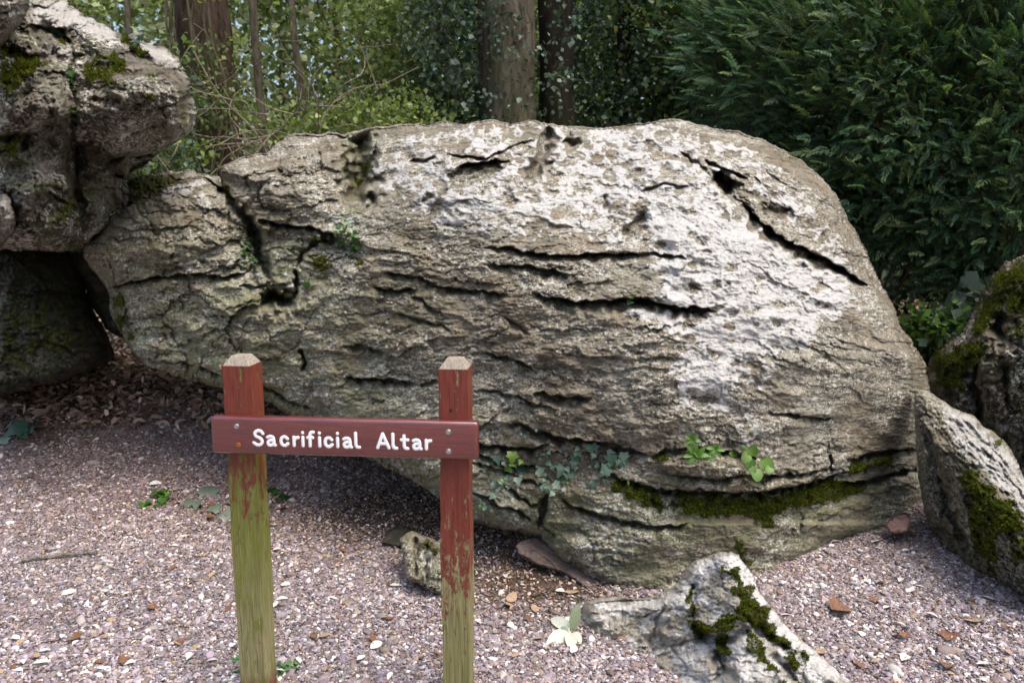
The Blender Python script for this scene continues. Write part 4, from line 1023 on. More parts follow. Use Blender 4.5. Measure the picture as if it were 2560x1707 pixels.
m.add([(0, -.0006, 0)] + [(.0042 * math.cos(2 * math.pi * k / S_), -.0006, .0042 * math.sin(2 * math.pi * k / S_) * 1.2) for k in range(S_)] + [(.0030 * math.cos(2 * math.pi * k / S_), .004, .0030 * math.sin(2 * math.pi * k / S_)) for k in range(S_)],
      [(0, 1 + (k + 1) % S_, 1 + k) for k in range(S_)])
th = NT('dark_hole'); knot = m.build('old_screw_hole', th.fin((.012, .012, .006), .9), postR); knot.location = (-.008, -.0015, to_sign(at(1127, 1023, 2.44))[2])

# ================================================================== GRAVEL (stuff, instanced pebbles)
def pebble_material():
    t = NT('river_pebbles'); a = t.attr('tint', 'INSTANCER').outputs['Color']
    n = t.noise(t.obj(), 3, 4, .6)
    c = t.mix(t.ramp(n, .35, .65, 0, .4), a, t.mix(1.0, a, (.6, .58, .58), 'MULTIPLY'))
    return t.fin(c, .62, None, .35)
def scatter_nodes(name, mat, base='ico'):
    g = bpy.data.node_groups.new(name, 'GeometryNodeTree')
    g.interface.new_socket('Geometry', in_out='INPUT', socket_type='NodeSocketGeometry')
    g.interface.new_socket('Geometry', in_out='OUTPUT', socket_type='NodeSocketGeometry')
    n = g.nodes; gi = n.new('NodeGroupInput'); go = n.new('NodeGroupOutput')
    join = n.new('GeometryNodeGeometryToInstance')
    for k in range(5):
        ico = n.new('GeometryNodeMeshIcoSphere'); ico.inputs['Subdivisions'].default_value = 2; ico.inputs['Radius'].default_value = 1
        sp = n.new('GeometryNodeSetPosition'); nz = n.new('ShaderNodeTexNoise'); nz.noise_dimensions = '4D'
        nz.inputs['Scale'].default_value = 1.1; nz.inputs['W'].default_value = k * 7.3; nz.inputs['Detail'].default_value = 1
        sub = n.new('ShaderNodeVectorMath'); sub.operation = 'SUBTRACT'; sub.inputs[1].default_value = (.5, .5, .5)
        scl = n.new('ShaderNodeVectorMath'); scl.operation = 'SCALE'; scl.inputs['Scale'].default_value = 1.5
        g.links.new(nz.outputs['Color'], sub.inputs[0]); g.links.new(sub.outputs[0], scl.inputs[0]); g.links.new(scl.outputs[0], sp.inputs['Offset'])
        g.links.new(ico.outputs['Mesh'], sp.inputs['Geometry'])
        ss = n.new('GeometryNodeSetShadeSmooth'); g.links.new(sp.outputs[0], ss.inputs[0])
        ms = n.new('GeometryNodeSetMaterial'); ms.inputs['Material'].default_value = mat; g.links.new(ss.outputs[0], ms.inputs[0])
        g.links.new(ms.outputs[0], join.inputs[0])
    iop = n.new('GeometryNodeInstanceOnPoints'); iop.inputs['Pick Instance'].default_value = True
    g.links.new(gi.outputs[0], iop.inputs['Points']); g.links.new(join.outputs[0], iop.inputs['Instance'])
    for nm, sock in (('rot', 'Rotation'), ('scl', 'Scale')):
        na = n.new('GeometryNodeInputNamedAttribute'); na.data_type = 'FLOAT_VECTOR'; na.inputs['Name'].default_value = nm
        g.links.new(na.outputs['Attribute'], iop.inputs[sock])
    g.links.new(iop.outputs[0], go.inputs[0]); return g
def points_obj(name, P, rot, scl, tint, mat):
    me = bpy.data.meshes.new(name); me.vertices.add(len(P)); me.vertices.foreach_set('co', P.astype(np.float32).ravel())
    for nm, a in (('rot', rot), ('scl', scl)):
        at_ = me.attributes.new(nm, 'FLOAT_VECTOR', 'POINT'); at_.data.foreach_set('vector', a.astype(np.float32).ravel())
    ca = me.attributes.new('tint', 'FLOAT_COLOR', 'POINT'); ca.data.foreach_set('color', np.hstack([tint, np.ones((len(P), 1))]).astype(np.float32).ravel())
    me.materials.append(mat)
    o = bpy.data.objects.new(name, me); COL.objects.link(o)
    md = o.modifiers.new('scatter', 'NODES'); md.node_group = scatter_nodes(name, mat); return o
def jgrid(x0, x1, y0, y1, s):
    gx_, gy_ = np.meshgrid(np.arange(x0, x1, s), np.arange(y0, y1, s))
    gx_ = gx_.ravel() + RNG.uniform(-.5, .5, gx_.size) * s; gy_ = gy_.ravel() + RNG.uniform(-.5, .5, gy_.size) * s
    return gx_, gy_
px_, py_ = [], []
for y0, y1, s in ((2.0, 2.9, .0086), (2.9, 3.8, .0095), (3.8, 5.0, .0120), (5.0, 6.0, .017)):
    a, b = jgrid(-4.2, 4.2, y0, y1, s); k = (a > -.70 * b - .2) & (a < .75 * b + .6); px_.append(a[k]); py_.append(b[k])
px_ = np.concatenate(px_); py_ = np.concatenate(py_)
ga = gravel_amount(px_, py_); keep = RNG.random(len(px_)) < sm(.18, .62, ga + .12 * RNG.normal(size=len(px_))) * .97 + .03
px_, py_, ga = px_[keep], py_[keep], ga[keep]; n = len(px_)
size = np.exp(RNG.normal(0, .40, n)) * .0052 * (1 + .12 * np.clip(py_ - 3, 0, 3)); big = RNG.random(n) < .02; size[big] *= 1.7
scl = np.stack([size * RNG.uniform(.95, 1.5, n), size * RNG.uniform(.7, 1.0, n), size * RNG.uniform(.45, .75, n)], 1)
rot = np.stack([RNG.normal(0, .35, n), RNG.normal(0, .35, n), RNG.uniform(0, 6.28, n)], 1)
pz = gz(px_, py_) + .006 * pn(px_ * 9, py_ * 9, 8) + RNG.uniform(.000, .0065, n) + .004 * fbm(px_ * 16, py_ * 16, 33, 2)
pal = np.array([(.30, .255, .275), (.25, .205, .225), (.38, .325, .345), (.20, .15, .13), (.28, .21, .185), (.16, .135, .145), (.48, .42, .41), (.74, .72, .70), (.38, .29, .22)])
pk = RNG.choice(len(pal), n, p=[.19, .16, .15, .09, .11, .08, .10, .08, .04])
tint = np.clip(pal[pk] * np.exp(RNG.normal(0, .16, (n, 1))) * RNG.uniform(.95, 1.05, (n, 3)), 0, .85)
tint *= .90 * (1 - .35 * (1 - np.clip(ga, 0, 1))[:, None]) * (1 + .16 * fbm(px_ * 1.1, py_ * 1.1, 35, 3))[:, None]
brn = sm(3.3, 5.0, py_ + .5 * pn(px_, py_, 36))[:, None]; tint = tint * (1 - brn) + tint * np.array([.88, .78, .73]) * brn
gravel = points_obj('gravel', np.stack([px_, py_, pz], 1), rot, scl, tint, pebble_material())
tag(gravel, 'lilac grey pebbles covering the path round the sign and rocks', 'gravel', kind='stuff')

# ================================================================== LEAVES, LITTER, TWIGS
def leaf_shape(kind='oval', n=7, curl=.25, fold=.15, seed=0):
    """a leaf lying in XY, stem at the origin, tip at y=1"""
    if kind == 'ivy':
        r = [(0, 0), (.20, -.12), (.42, -.05), (.36, .12), (.56, .30), (.33, .42), (.22, .60), (.13, .80), (0, 1.0)]
    elif kind == 'round':
        r = [(0, .05), (.25, -.03), (.46, .12), (.53, .38), (.47, .65), (.30, .86), (.12, .95), (0, .97)]
    elif kind == 'lance':
        r = [(0, 0), (.05, .08), (.12, .28), (.145, .5), (.11, .75), (.05, .92), (0, 1)]
    else:
        r = [(0, 0), (.10, .08), (.20, .28), (.23, .48), (.19, .70), (.09, .90), (0, 1)]
    q = random.Random(seed); V = []; m = len(r)
    tw = q.uniform(-.2, .2)
    for x, y in r:
        for sgn in (-1, 0, 1):
            X_ = sgn * x; z = fold * abs(X_) * 1.6 - curl * (y - .35) ** 2 + tw * X_ * (y - .3) + q.uniform(-.012, .012)
            V.append((X_ + .05 * math.sin(y * 4 + seed) * (abs(X_) > 0) * .5, y, z))
    F_ = []
    for i in range(m - 1):
        for k in (0, 1): F_.append((i * 3 + k, i * 3 + k + 1, (i + 1) * 3 + k + 1, (i + 1) * 3 + k))
    return V, F_
def leaf_mesh(name, mat, kind='oval', curl=.25, fold=.15, seed=0, col=(1, 1, 1), thick=True):
    m = MB(); V, F_ = leaf_shape(kind, 7, curl, fold, seed); m.add(V, F_, col)
    return m.build(name, mat, None, True, False)
def dry_leaf_mat(name, a, b, rough=.6):
    t = NT(name); n = t.noise(t.obj((1, 1, 1)), 4, 6, .7); v = t.noise(t.obj((6, 1, 1)), 3, 2, .5)
    c = t.mix(t.ramp(n, .3, .7), a, b); c = t.mix(t.math('MULTIPLY', t.ramp(v, .5, .6), .3), c, tuple(x * .6 for x in a))
    return t.fin(c, rough, t.bump(n, .4, .05), .35)
LM = {'pale': dry_leaf_mat('bleached_leaf', (.62, .58, .50), (.80, .78, .72)), 'tan': dry_leaf_mat('tan_leaf', (.30, .20, .13), (.46, .34, .22)),
      'brown': dry_leaf_mat('brown_leaf', (.13, .065, .035), (.26, .13, .07))}
LMS = {k: [leaf_mesh('fallen_leaf_' + k, LM[k], random.choice(['oval', 'oval', 'lance'] if k != 'brown' else ['oval', 'oval', 'ivy']), random.uniform(-.6, .9), random.uniform(-.2, .5), s) for s in range(6)] for k in LM}
def fallen(kind, p, size, rz, label, group=None, tiltx=None, flip=False):
    o = bpy.data.objects.new('fallen_leaf', random.choice(LMS[kind])); COL.objects.link(o)
    o.location = (p[0], p[1], p[2] + .014 + .004 * random.random()); o.scale = (size * random.uniform(1.0, 1.5), size, size)
    o.rotation_euler = (random.uniform(-.25, .25) if tiltx is None else tiltx, random.uniform(-.35, .35), rz)
    return tag(o, label, 'leaf', group)
special = [(cL([(150, 1492)]), 'pale', .062, -1.5, 'largest white fallen leaf on the gravel near the lower left corner'),
           (cL([(430, 1535)]), 'pale', .055, -2.1, 'white curled leaf at the bottom edge left of the left sign post'),
           (cL([(420, 1315)]), 'pale', .045, -1.9, 'white leaf on the gravel halfway between stick and bottom edge'),
           (cL([(945, 1480)]), 'pale', .060, -.9, 'long cream leaf close to the foot of the left sign post'),
           (cL([(480, 1070)]), 'pale', .040, .4, 'round white leaf just right of the lying stick'),
           (cL([(680, 670)]), 'pale', .075, -1.5, 'cream oval leaf far back on the gravel left of the left post'),
           (cL([(1440, 1080)]), 'pale', .050, -.1, 'broad white leaf on gravel midway between the two sign posts'),
           (cL([(1260, 1200)]), 'pale', .050, -1.3, 'narrow white leaf beside the right side of the left post'),
           (cL([(1500, 1185)]), 'pale', .050, -1.8, 'white leaf lying just left of the right post foot'),
           (cE([(1000, 1165)]), 'tan', .075, -1.4, 'tan leaf on soil at the tip of the altar foot'),
           (cE([(745, 1210)]), 'tan', .075, -.5, 'large folded tan leaf on soil right of the right post'),
           (cF([(690, 935)]), 'pale', .050, -1.5, 'white leaf against the altar edge in the right gravel bay'),
           (cF([(875, 940)]), 'pale', .060, -1.2, 'cream leaf by the pinkish stone in the right corner'),
           (cF([(460, 1270)]), 'pale', .055, -1.3, 'bright white leaf right of the front rock summit'),
           (cF([(830, 1370)]), 'pale', .045, -.4, 'rounded white leaf on gravel right of the front rock'),
           (cF([(930, 1240)]), 'pale', .040, -1.2, 'small white leaf in the middle of the right gravel bay'),
           (cF([(700, 1250)]), 'brown', .085, -1.5, 'large brown crumpled leaf right of the front rock'),
           (cF([(1290, 1295)]), 'tan', .085, -1.7, 'long brown leaf on gravel below the leaning slab'),
           (cF([(620, 1450)]), 'tan', .055, -1.0, 'tan leaf resting on the right flank of the front rock'),
           (cF([(1000, 1120)]), 'pale', .042, -.9, 'curled white leaf in the upper part of the right gravel bay'),
           (cE([(60, 1480)]), 'pale', .035, -.9, 'small white leaf between the posts near the bottom edge')]
for (pt,), kd, s, rz, lb in special:
    p = ground_hit(*pt)
    if 'front rock summit' in lb or 'right flank' in lb: p = p
    fallen(kd, p, s, rz, lb)
def frame_px(p):
    v = np.array([p[0], p[1], p[2] - CAM_H]); zc = v[1] * CP - v[2] * SP; yc = v[1] * SP + v[2] * CP
    return 1280 + FPX * v[0] / zc, 853.5 - FPX * yc / zc
LMK = [('pale stick', cL([(270, 1005)])), ('foot of the left sign post', cL([(1190, 1640)])), ('foot of the right sign post', cE([(515, 1640)])), ('arm of the front rock', fD([(1360, 1440)])),
       ('summit of the front rock', fD([(1830, 1500)])), ('foot of the leaning slab', cF([(1420, 1100)])), ('white felted sprig', cE([(1035, 1350)])), ('ground ivy', cI([(880, 1130)])),
       ('green seedling on the gravel', cL([(740, 740)])), ('ribbed stone', cE([(380, 1150)])), ('altar foot', fD([(1400, 1375)])), ('pinkish corner stone', cF([(1000, 885)])),
       ('clover tuft', cL([(1310, 1510)])), ('largest white leaf', cL([(150, 1492)])), ('leaf drift', cL([(400, 420)])), ('brown crumpled leaf', cF([(700, 1250)])), ('leaf by the slab', cF([(1290, 1295)])), ('long twig', cL([(260, 1397)]))]
LMK = [(n_, ground_hit(*q[0])) for n_, q in LMK]
KN = {'pale': 'bleached white leaf', 'tan': 'tan leaf', 'brown': 'dark brown leaf'}; SIDE = {0: 'just right of', 1: 'just behind', 2: 'just left of', 3: 'just in front of'}
seen = set()
for _ in range(900):
    if len(seen) >= 150: break
    x_, y_ = random.uniform(-1.9, 2.3), random.uniform(2.4, 4.7)
    fx_, fy_ = frame_px((x_, y_, float(gz(x_, y_))))
    if not (20 < fx_ < 2540 and fy_ < 1690): continue
    if inside(np.array([fx_]), np.array([fy_]), altar_outline)[0] or (fx_ > 1440 and fx_ < 2150 and fy_ > 1380): continue
    d_ = [(math.hypot(x_ - q[0], y_ - q[1]), n_, q) for n_, q in LMK]; dd, nm_, q = min(d_, key=lambda e: e[0])
    sd = int(((math.atan2(y_ - q[1], x_ - q[0]) / (math.pi / 2)) + 4.5) % 4); kd = random.choices(['pale', 'tan', 'brown'], [.60, .20, .20])[0]
    fr = 'close' if dd < .28 else 'farther'
    key = (nm_, sd, kd, fr)
    if key in seen or (dd < .12 and 'sprig' in nm_): continue
    seen.add(key); w_ = SIDE[sd] if fr == 'close' else SIDE[sd].replace('just', 'some way')
    fallen(kd, (x_, y_, float(gz(x_, y_))), random.uniform(.030, .060), random.uniform(0, 6.28), f'{KN[kd]} lying {w_} the {nm_}', 'fallen leaves on the path')
def litter(name, n, pos, size, cols, mat, flat=.35, lift=.012):
    """many small dry leaves or chips in one mesh"""
    base = [np.array(leaf_shape('oval', 7, c, f, s)[0]) for c, f, s in ((.5, .3, 1), (-.4, .5, 2), (.9, -.2, 3), (.1, .1, 4))]
    sel = [0, 3, 5, 9, 10, 11, 15, 16, 17, 18]     # a sparse outline: fewer faces
    Fq = [(0, 1, 2), ]
    V = []; F_ = []; C = []; off = 0
    P = pos(n); n = len(P)
    S = size(n); R1 = RNG.uniform(0, 6.28, n); R2 = RNG.normal(0, flat, n); R3 = RNG.normal(0, flat, n)
    ci = RNG.choice(len(cols), n); cc = np.array(cols)[ci] * np.exp(RNG.normal(0, .25, (n, 1)))
    tmpl = np.array([(0, 0, 0), (.22, .3, .07), (0, .35, 0), (-.22, .3, .07), (.18, .72, .05), (0, .7, -.04), (-.18, .72, .05), (0, 1, -.12)])
    tf = np.array([(0, 1, 2), (0, 2, 3), (1, 4, 5), (1, 5, 2), (2, 5, 6), (2, 6, 3), (4, 7, 5), (5, 7, 6)])
    T = tmpl[None] * S[:, None, None] * np.stack([RNG.uniform(.6, 1.5, n), np.ones(n), RNG.uniform(-1.5, 2.5, n)], 1)[:, None]
    c, s = np.cos(R2), np.sin(R2); y = T[..., 1] * c[:, None] - T[..., 2] * s[:, None]; z = T[..., 1] * s[:, None] + T[..., 2] * c[:, None]
    x = T[..., 0]; c, s = np.cos(R3), np.sin(R3); x, z = x * c[:, None] + z * s[:, None], -x * s[:, None] + z * c[:, None]
    c, s = np.cos(R1), np.sin(R1); x, y = x * c[:, None] - y * s[:, None], x * s[:, None] + y * c[:, None]
    V = np.stack([x, y, z], -1) + P[:, None]; V[..., 2] += lift * RNG.random((n, 1))
    F_ = (tf[None] + (np.arange(n) * 8)[:, None, None]).reshape(-1, 3)
    return mesh_np(name, V.reshape(-1, 3), F_, mat, None, True, {'tint': np.repeat(cc, 8, 0)})
M_LIT = leaf_material('dry_litter', .1, .7, .3)
BROWNS = [(.38, .25, .20), (.48, .34, .28), (.25, .155, .11), (.58, .44, .37), (.16, .10, .075)]
def in_zone(fn, x0, x1, y0, y1):
    def f(n):
        x = RNG.uniform(x0, x1, n); y = RNG.uniform(y0, y1, n); k = RNG.random(n) < fn(x, y); x, y = x[k], y[k]
        return np.stack([x, y, gz(x, y) + .004], 1)
    return f
l1 = litter('leaf_litter', 26000, in_zone(lambda x, y: sm(5.0, 5.7, y + .35 * pn(x * 1.3, y * 1.3, 5)) * sm(.2, -1.0, x - .2 * (y - 5)), -5, .6, 4.0, 7.5), lambda n: RNG.uniform(.03, .085, n), BROWNS, M_LIT, .5, .05)
tag(l1, 'drift of brown dead leaves beyond the gravel at the left', 'leaves', kind='stuff')
l2 = litter('forest_litter', 16000, in_zone(lambda x, y: np.ones(len(x)), -6, 7, 5.2, 12), lambda n: RNG.uniform(.05, .12, n), BROWNS + [(.5, .36, .30)], M_LIT, .5, .05)
tag(l2, 'brown dead leaves on the woodland floor behind the rocks', 'leaves', kind='stuff')
l3 = litter('debris', 70000, in_zone(lambda x, y: np.clip(.20 + .38 * sm(2.9, 4.2, y) + 1.2 * (1 - gravel_amount(x, y)), 0, 1), -3, 3, 2.2, 5.2), lambda n: RNG.uniform(.006, .024, n), BROWNS + [(.62, .55, .48), (.30, .20, .14)], M_LIT, .4, .012)
tag(l3, 'crumbled leaf bits and bark chips on the soil among the pebbles', 'debris', kind='stuff')
# the stick and smaller twigs
def twig(pts, r, label, name='twig', col=(.42, .36, .27), cat_='twig', group=None, zoff=.012):
    m = MB(); C = cat([tuple(p) for p in pts], 5); n = len(C)
    C = C + np.stack([RNG.normal(0, r * .25, n)] * 3, 1); C[:, 2] += zoff
    m.tube(C, r * (1 + .12 * np.sin(np.arange(n) * 2.1)) * np.linspace(1, .7, n), 7)
    return tag(m.build(name, bark_material('twig_bark_' + name, tuple(c * .6 for c in col), col, .1, 6), None), label, cat_, group)
s0 = ground_hit(*cL([(102, 1022)])[0]); s1 = ground_hit(*cL([(440, 985)])[0])
stick = twig([s0, s0 * .66 + s1 * .34 + (0, .006, .003), s0 * .3 + s1 * .7 + (0, -.004, .004), s1], .0085, 'pale barked stick lying on the gravel at the left', 'stick', (.66, .60, .48), 'stick', zoff=.018)
for i, (a, b, lb) in enumerate([((185, 1395), (330, 1398), 0), ((330, 1385), (360, 1310), 0), ((1380, 830), (1470, 755), 0)]):
    p, q = ground_hit(*cL([a])[0]), ground_hit(*cL([b])[0]); twig([p, (p + q) / 2 + (.01, .01, .004), q], .0022, 'thin brown twig lying ' + ['on gravel below the pale stick', 'on gravel pointing up from the long twig', 'on dark soil beneath the altar boulder'][i], 'twig', (.22, .15, .11))
p, q = ground_hit(*cE([(860, 1180)])[0]), ground_hit(*cE([(1010, 1150)])[0]); twig([p, (p + q) / 2 + (.0, .02, .0), q], .006, 'flat piece of brown bark on soil beside the altar foot', 'bark_strip', (.34, .24, .18), 'bark')
p, q = ground_hit(*cL([(190, 380)])[0]), ground_hit(*cL([(290, 340)])[0]); twig([p, (p + q) / 2 + (.0, .0, .02), q], .010, 'short pale stick at the foot of the leaf drift', 'stick', (.42, .33, .25), 'stick')

# ================================================================== SMALL PLANTS
def near(R_, px, py):
    x, y, P = R_[0], R_[1], R_[2]; j = ((x - px) ** 2 + (y - py) ** 2).argmin(); return P[j]
M_IVY = leaf_material('ivy_leaf', .12, .38, .45); M_FRESH = leaf_material('fresh_leaf', .3, .4, .4)
G_IVY = [(.07, .13, .08), (.09, .15, .10), (.055, .11, .07), (.15, .21, .15)]; G_LIME = [(.16, .26, .03), (.13, .22, .025)]; G_MID = [(.09, .19, .03), (.12, .24, .04)]
_lm = {}
def lmesh(kind, col, s, mat):
    k = (kind, col, s, mat.name)
    if k not in _lm: _lm[k] = leaf_mesh('leaf', mat, kind, .25 + .2 * (s % 3), .12 + .1 * (s % 2), s, col)
    return _lm[k]
def add_leaf(root, P, size, face, roll, kind, col, mat=None, wide=1.0):
    """a leaf whose upper side looks along face; roll turns it in its plane"""
    o = bpy.data.objects.new('leaf', lmesh(kind, col, random.randrange(4), mat or M_IVY)); COL.objects.link(o); o.parent = root
    q = Vector(face).normalized().to_track_quat('Z', 'Y') @ Euler((0, 0, roll)).to_quaternion()
    o.rotation_mode = 'QUATERNION'; o.rotation_quaternion = q; o.scale = (size * wide, size, size)
    o.location = Vector(P) - root.location - (q @ Vector((0, size * .45, 0)))
    return o
def stem_obj(root, pts, r, mat, name='stem'):
    m = MB(); C = cat(pts, 6) - np.array(root.location); m.tube(C, r, 5, (.20, .13, .08)); return m.build(name, mat, root)
M_STEM = bark_material('ivy_stem', (.20, .14, .09), (.42, .32, .24), 0, 5)
SPX = 1 / FPX
def plant_on(R_, pts, name, label, cat_, kind, mat, up=.0, out=.02, face=(0, -1, .55), group=None):
    c = near(R_, *pts[0][:2]); root = empty(name, tuple(c)); tag(root, label, cat_, group)
    if kind == 'ivy': pts = list(pts) + [(px + random.uniform(-22, 22), py + random.uniform(-16, 16), size * random.uniform(.4, .7), cols) for px, py, size, cols in pts for _ in (0, 1)]
    for px, py, size, cols in pts:
        P = near(R_, px, py); d = size * P[1] * SPX
        f = Vector(face) + Vector((random.uniform(-.5, .5), 0, random.uniform(-.4, .4)))
        add_leaf(root, P + np.array([0, -out - .02 * random.random(), 0]), d * (1.0 if kind == 'ivy' else .85), f, random.uniform(2.2, 4.1), kind, random.choice(cols), mat)
    return root
S_ = .3827
def hp(L, cols=G_IVY): return [cH([(a, b)])[0] + (s * S_, c) for a, b, s, *c_ in L for c in [c_[0] if c_ else cols]]
ivy1 = plant_on(A, hp([(550, 480, 105), (380, 380, 62), (300, 425, 38), (470, 370, 88, G_LIME), (455, 445, 58, G_LIME), (440, 505, 44), (515, 440, 55), (360, 540, 55), (680, 340, 55), (340, 610, 50), (300, 690, 45), (400, 520, 40, G_MID), (265, 680, 30, G_LIME), (390, 560, 34)]),
               'ivy', 'ivy sprays with two lime green leaves on the altar just right of the right post', 'ivy', 'ivy', M_IVY)
ivy2 = plant_on(A, hp([(785, 460, 92), (660, 470, 74), (710, 405, 46), (690, 560, 66), (765, 555, 70), (725, 590, 45), (805, 495, 34, G_LIME), (830, 440, 44), (700, 520, 40), (640, 440, 40)]),
               'ivy', 'dark ivy bunch above the vertical cleft in the altar', 'ivy', 'ivy', M_IVY)
ivy3 = plant_on(A, hp([(1065, 455, 98), (905, 345, 66), (872, 385, 78), (1000, 325, 88), (1105, 352, 62), (1120, 388, 86), (1195, 370, 76), (1190, 415, 76), (865, 485, 46), (880, 440, 40), (960, 300, 44)]),
               'ivy', 'grey green ivy spray hanging from the ledge in the middle of the altar', 'ivy', 'ivy', M_IVY)
ivy4 = plant_on(A, hp([(1240, 545, 74, G_MID), (1225, 520, 40, G_MID)]), 'seedling', 'single glossy green leaf beside the moss band of the altar', 'plant', 'oval', M_FRESH)
ivy5 = plant_on(A, hp([(550, 192, 42), (605, 215, 46), (650, 212, 32), (1010, 545, 46), (960, 548, 24)]), 'ivy', 'few faint ivy leaves high in the crack right of the sign board', 'ivy', 'ivy', M_IVY)
for root, L in ((ivy1, [(300, 430), (370, 455), (420, 452), (480, 430), (560, 440)]), (ivy2, [(710, 500), (705, 460), (745, 410), (735, 480)]), (ivy3, [(900, 430), (940, 470), (968, 535)]), (ivy3, [(910, 432), (960, 430), (1030, 370), (1110, 372)]), (ivy5, [(1030, 552), (1070, 558), (1115, 545)])):
    stem_obj(root, [tuple(near(A, *cH([q])[0]) + np.array([0, -.02, 0])) for q in L], .0022, M_STEM)
root = empty('broad_leaved_seedling', tuple(near(A, *cH([(1650, 330)])[0]))); tag(root, 'bright green plant with pointed narrow leaves growing from the altar ledge', 'plant')
for cx_, cy_, nL, ln in ((1630, 240, 7, 68), (1645, 335, 8, 92), (1715, 315, 8, 74), (1775, 300, 7, 66), (1690, 365, 5, 86)):
    P = near(A, *cH([(cx_, cy_)])[0]) + np.array([0, -.05, 0])
    for k in range(nL):
        a = 2 * math.pi * (k + random.uniform(-.2, .2)) / nL; d = ln * S_ * P[1] * SPX * random.uniform(.8, 1.1)
        dr = Vector((math.cos(a), -.35, math.sin(a))).normalized()
        o = add_leaf(root, P, d, (0, -1, .6), 0, 'lance', random.choice(G_MID), M_FRESH, 1.35)
        f = Vector((0, -1, .75)); f = (f - dr * f.dot(dr)).normalized(); xax = dr.cross(f)
        q = Matrix((xax, dr, f)).transposed().to_quaternion(); o.rotation_quaternion = q; o.location = Vector(P) - root.location
    stem_obj(root, [tuple(P), tuple(P + np.array([.0, .02, -.02])), tuple(P + np.array([0, .06, -.05]))], .002, M_FRESH)
plant_on(A, hp([(2035, 455, 105), (1895, 335, 82), (2020, 310, 86), (1975, 350, 78), (2000, 395, 84), (2105, 390, 112), (2120, 420, 70), (1960, 290, 44), (2010, 430, 70)], [(.11, .21, .03), (.15, .26, .05), (.09, .18, .03)]),
         'round_leaved_plant', 'light green plant with broad round leaves drooping over the altar ledge', 'plant', 'round', M_FRESH, out=.05)
def tiny_plant(R_, spots, name, label, cols, n, sp, size, kind='round', mat=None, onground=False):
    """leaves too small to tell apart: one mesh"""
    m = MB(); 
    for px, py in spots:
        P = ground_hit(px, py) if onground else near(R_, px, py)
        for _ in range(n):
            V, F_ = leaf_shape(kind, 7, .3, .1, random.randrange(9)); V = np.array(V) * size * random.uniform(.6, 1.2)
            e = Euler((random.uniform(-.2, 1.3) if not onground else random.uniform(-.5, .6), random.uniform(-.6, .6), random.uniform(0, 6.28))).to_matrix()
            V = V @ np.array(e).T
            V = V + P + np.array([random.gauss(0, sp), -.02 - random.random() * sp if not onground else random.gauss(0, sp), random.gauss(0, sp) if not onground else size * .3 + random.random() * sp * .6])
            m.add(V, F_, tuple(np.array(random.choice(cols)) * random.uniform(.7, 1.3)))
    return tag(m.build(name, mat or M_FRESH), label, 'plant')
G_SM = [(.10, .22, .08), (.14, .28, .10), (.07, .15, .05)]
tiny_plant(A, cA([(1110, 1165), (1140, 1150), (1155, 1190), (1180, 1200), (1130, 1130)]), 'small_fern', 'clump of tiny round leaves in the gully left of the broken altar blocks', G_SM, 9, .018, .030)
tiny_plant(A, cA([(1555, 1080), (1560, 1110)]) + cB([(15, 1060), (50, 1090), (70, 1120), (40, 1140)]), 'small_fern', 'small fresh green fern tuft in the crack above the yellow moss', G_SM, 9, .018, .030)
tiny_plant(A, cB([(1245, 1370), (1270, 1375), (1300, 1360), (1340, 1365)]), 'small_fern', 'row of tiny green leaves in the long central crack of the altar', G_SM, 7, .012, .028)
tiny_plant(A, cA([(1410, 1305)]), 'small_fern', 'lone pale green leaf pair in the lower left of the altar', G_SM, 5, .010, .034)
tiny_plant(LB, cA([(240, 140), (280, 160), (300, 190)]), 'small_ivy', 'dark ivy patch on the ledge of the tall left boulder', G_IVY, 14, .035, .045, 'ivy', M_IVY)
tiny_plant(LB, cA([(325, 330), (335, 380), (335, 420), (330, 500)]), 'small_fern', 'thin green fern line in the vertical crack of the left boulder', G_SM, 8, .018, .030)
tiny_plant(LB, cA([(650, 180), (680, 210), (640, 200)]), 'small_ivy', 'ivy leaves on the mossy crest of the tall left boulder', G_IVY, 9, .03, .04, 'ivy', M_IVY)
tiny_plant(None, cL([(1300, 1505), (1330, 1500), (1310, 1520)]), 'clover', 'clover tuft beside the foot of the left sign post', G_SM, 26, .018, .016, 'round', None, True)
tiny_plant(None, cL([(1095, 1465), (1090, 1530)]), 'weed', 'little weed against the left side of the left post foot', G_SM, 8, .012, .018, 'round', None, True)
tiny_plant(None, cL([(740, 715), (745, 735), (700, 760)]), 'seedling', 'small bright green seedling alone on the gravel left of the left post', [(.06, .15, .02), (.09, .22, .03)], 9, .028, .050, 'ivy', None, True)
tiny_plant(None, cI([(1250, 995), (1290, 1065), (1335, 1045)]), 'seedling', 'dark green seedlings on bare soil right of the left post', [(.03, .09, .02), (.06, .14, .02)], 5, .022, .045, 'ivy', None, True)
tiny_plant(None, cE([(1072, 1195)]), 'seedling', 'tiny upright green leaf on soil by the altar foot', G_MID, 3, .006, .03, 'oval', None, True)
def ground_plant(pts, name, label, kind='ivy', cols=G_IVY, mat=None, lift=.03):
    c = ground_hit(*pts[0][:2]); root = empty(name, tuple(c)); tag(root, label, 'ivy' if kind == 'ivy' else 'plant')
    for px, py, size in pts:
        P = ground_hit(px, py); d = size * P[1] * SPX
        add_leaf(root, P + np.array([0, 0, lift * random.uniform(.5, 1.3)]), d * 1.15, (random.uniform(-.4, .4), random.uniform(-.9, -.3), 1), random.uniform(0, 6.28), kind, random.choice(cols), mat or M_IVY)
    stem_obj(root, [tuple(ground_hit(*p[:2]) + np.array([0, 0, .015])) for p in pts[:4]], .0022, M_STEM)
    return root
G_DUST = [(.16, .19, .14), (.12, .16, .11), (.20, .22, .17)]
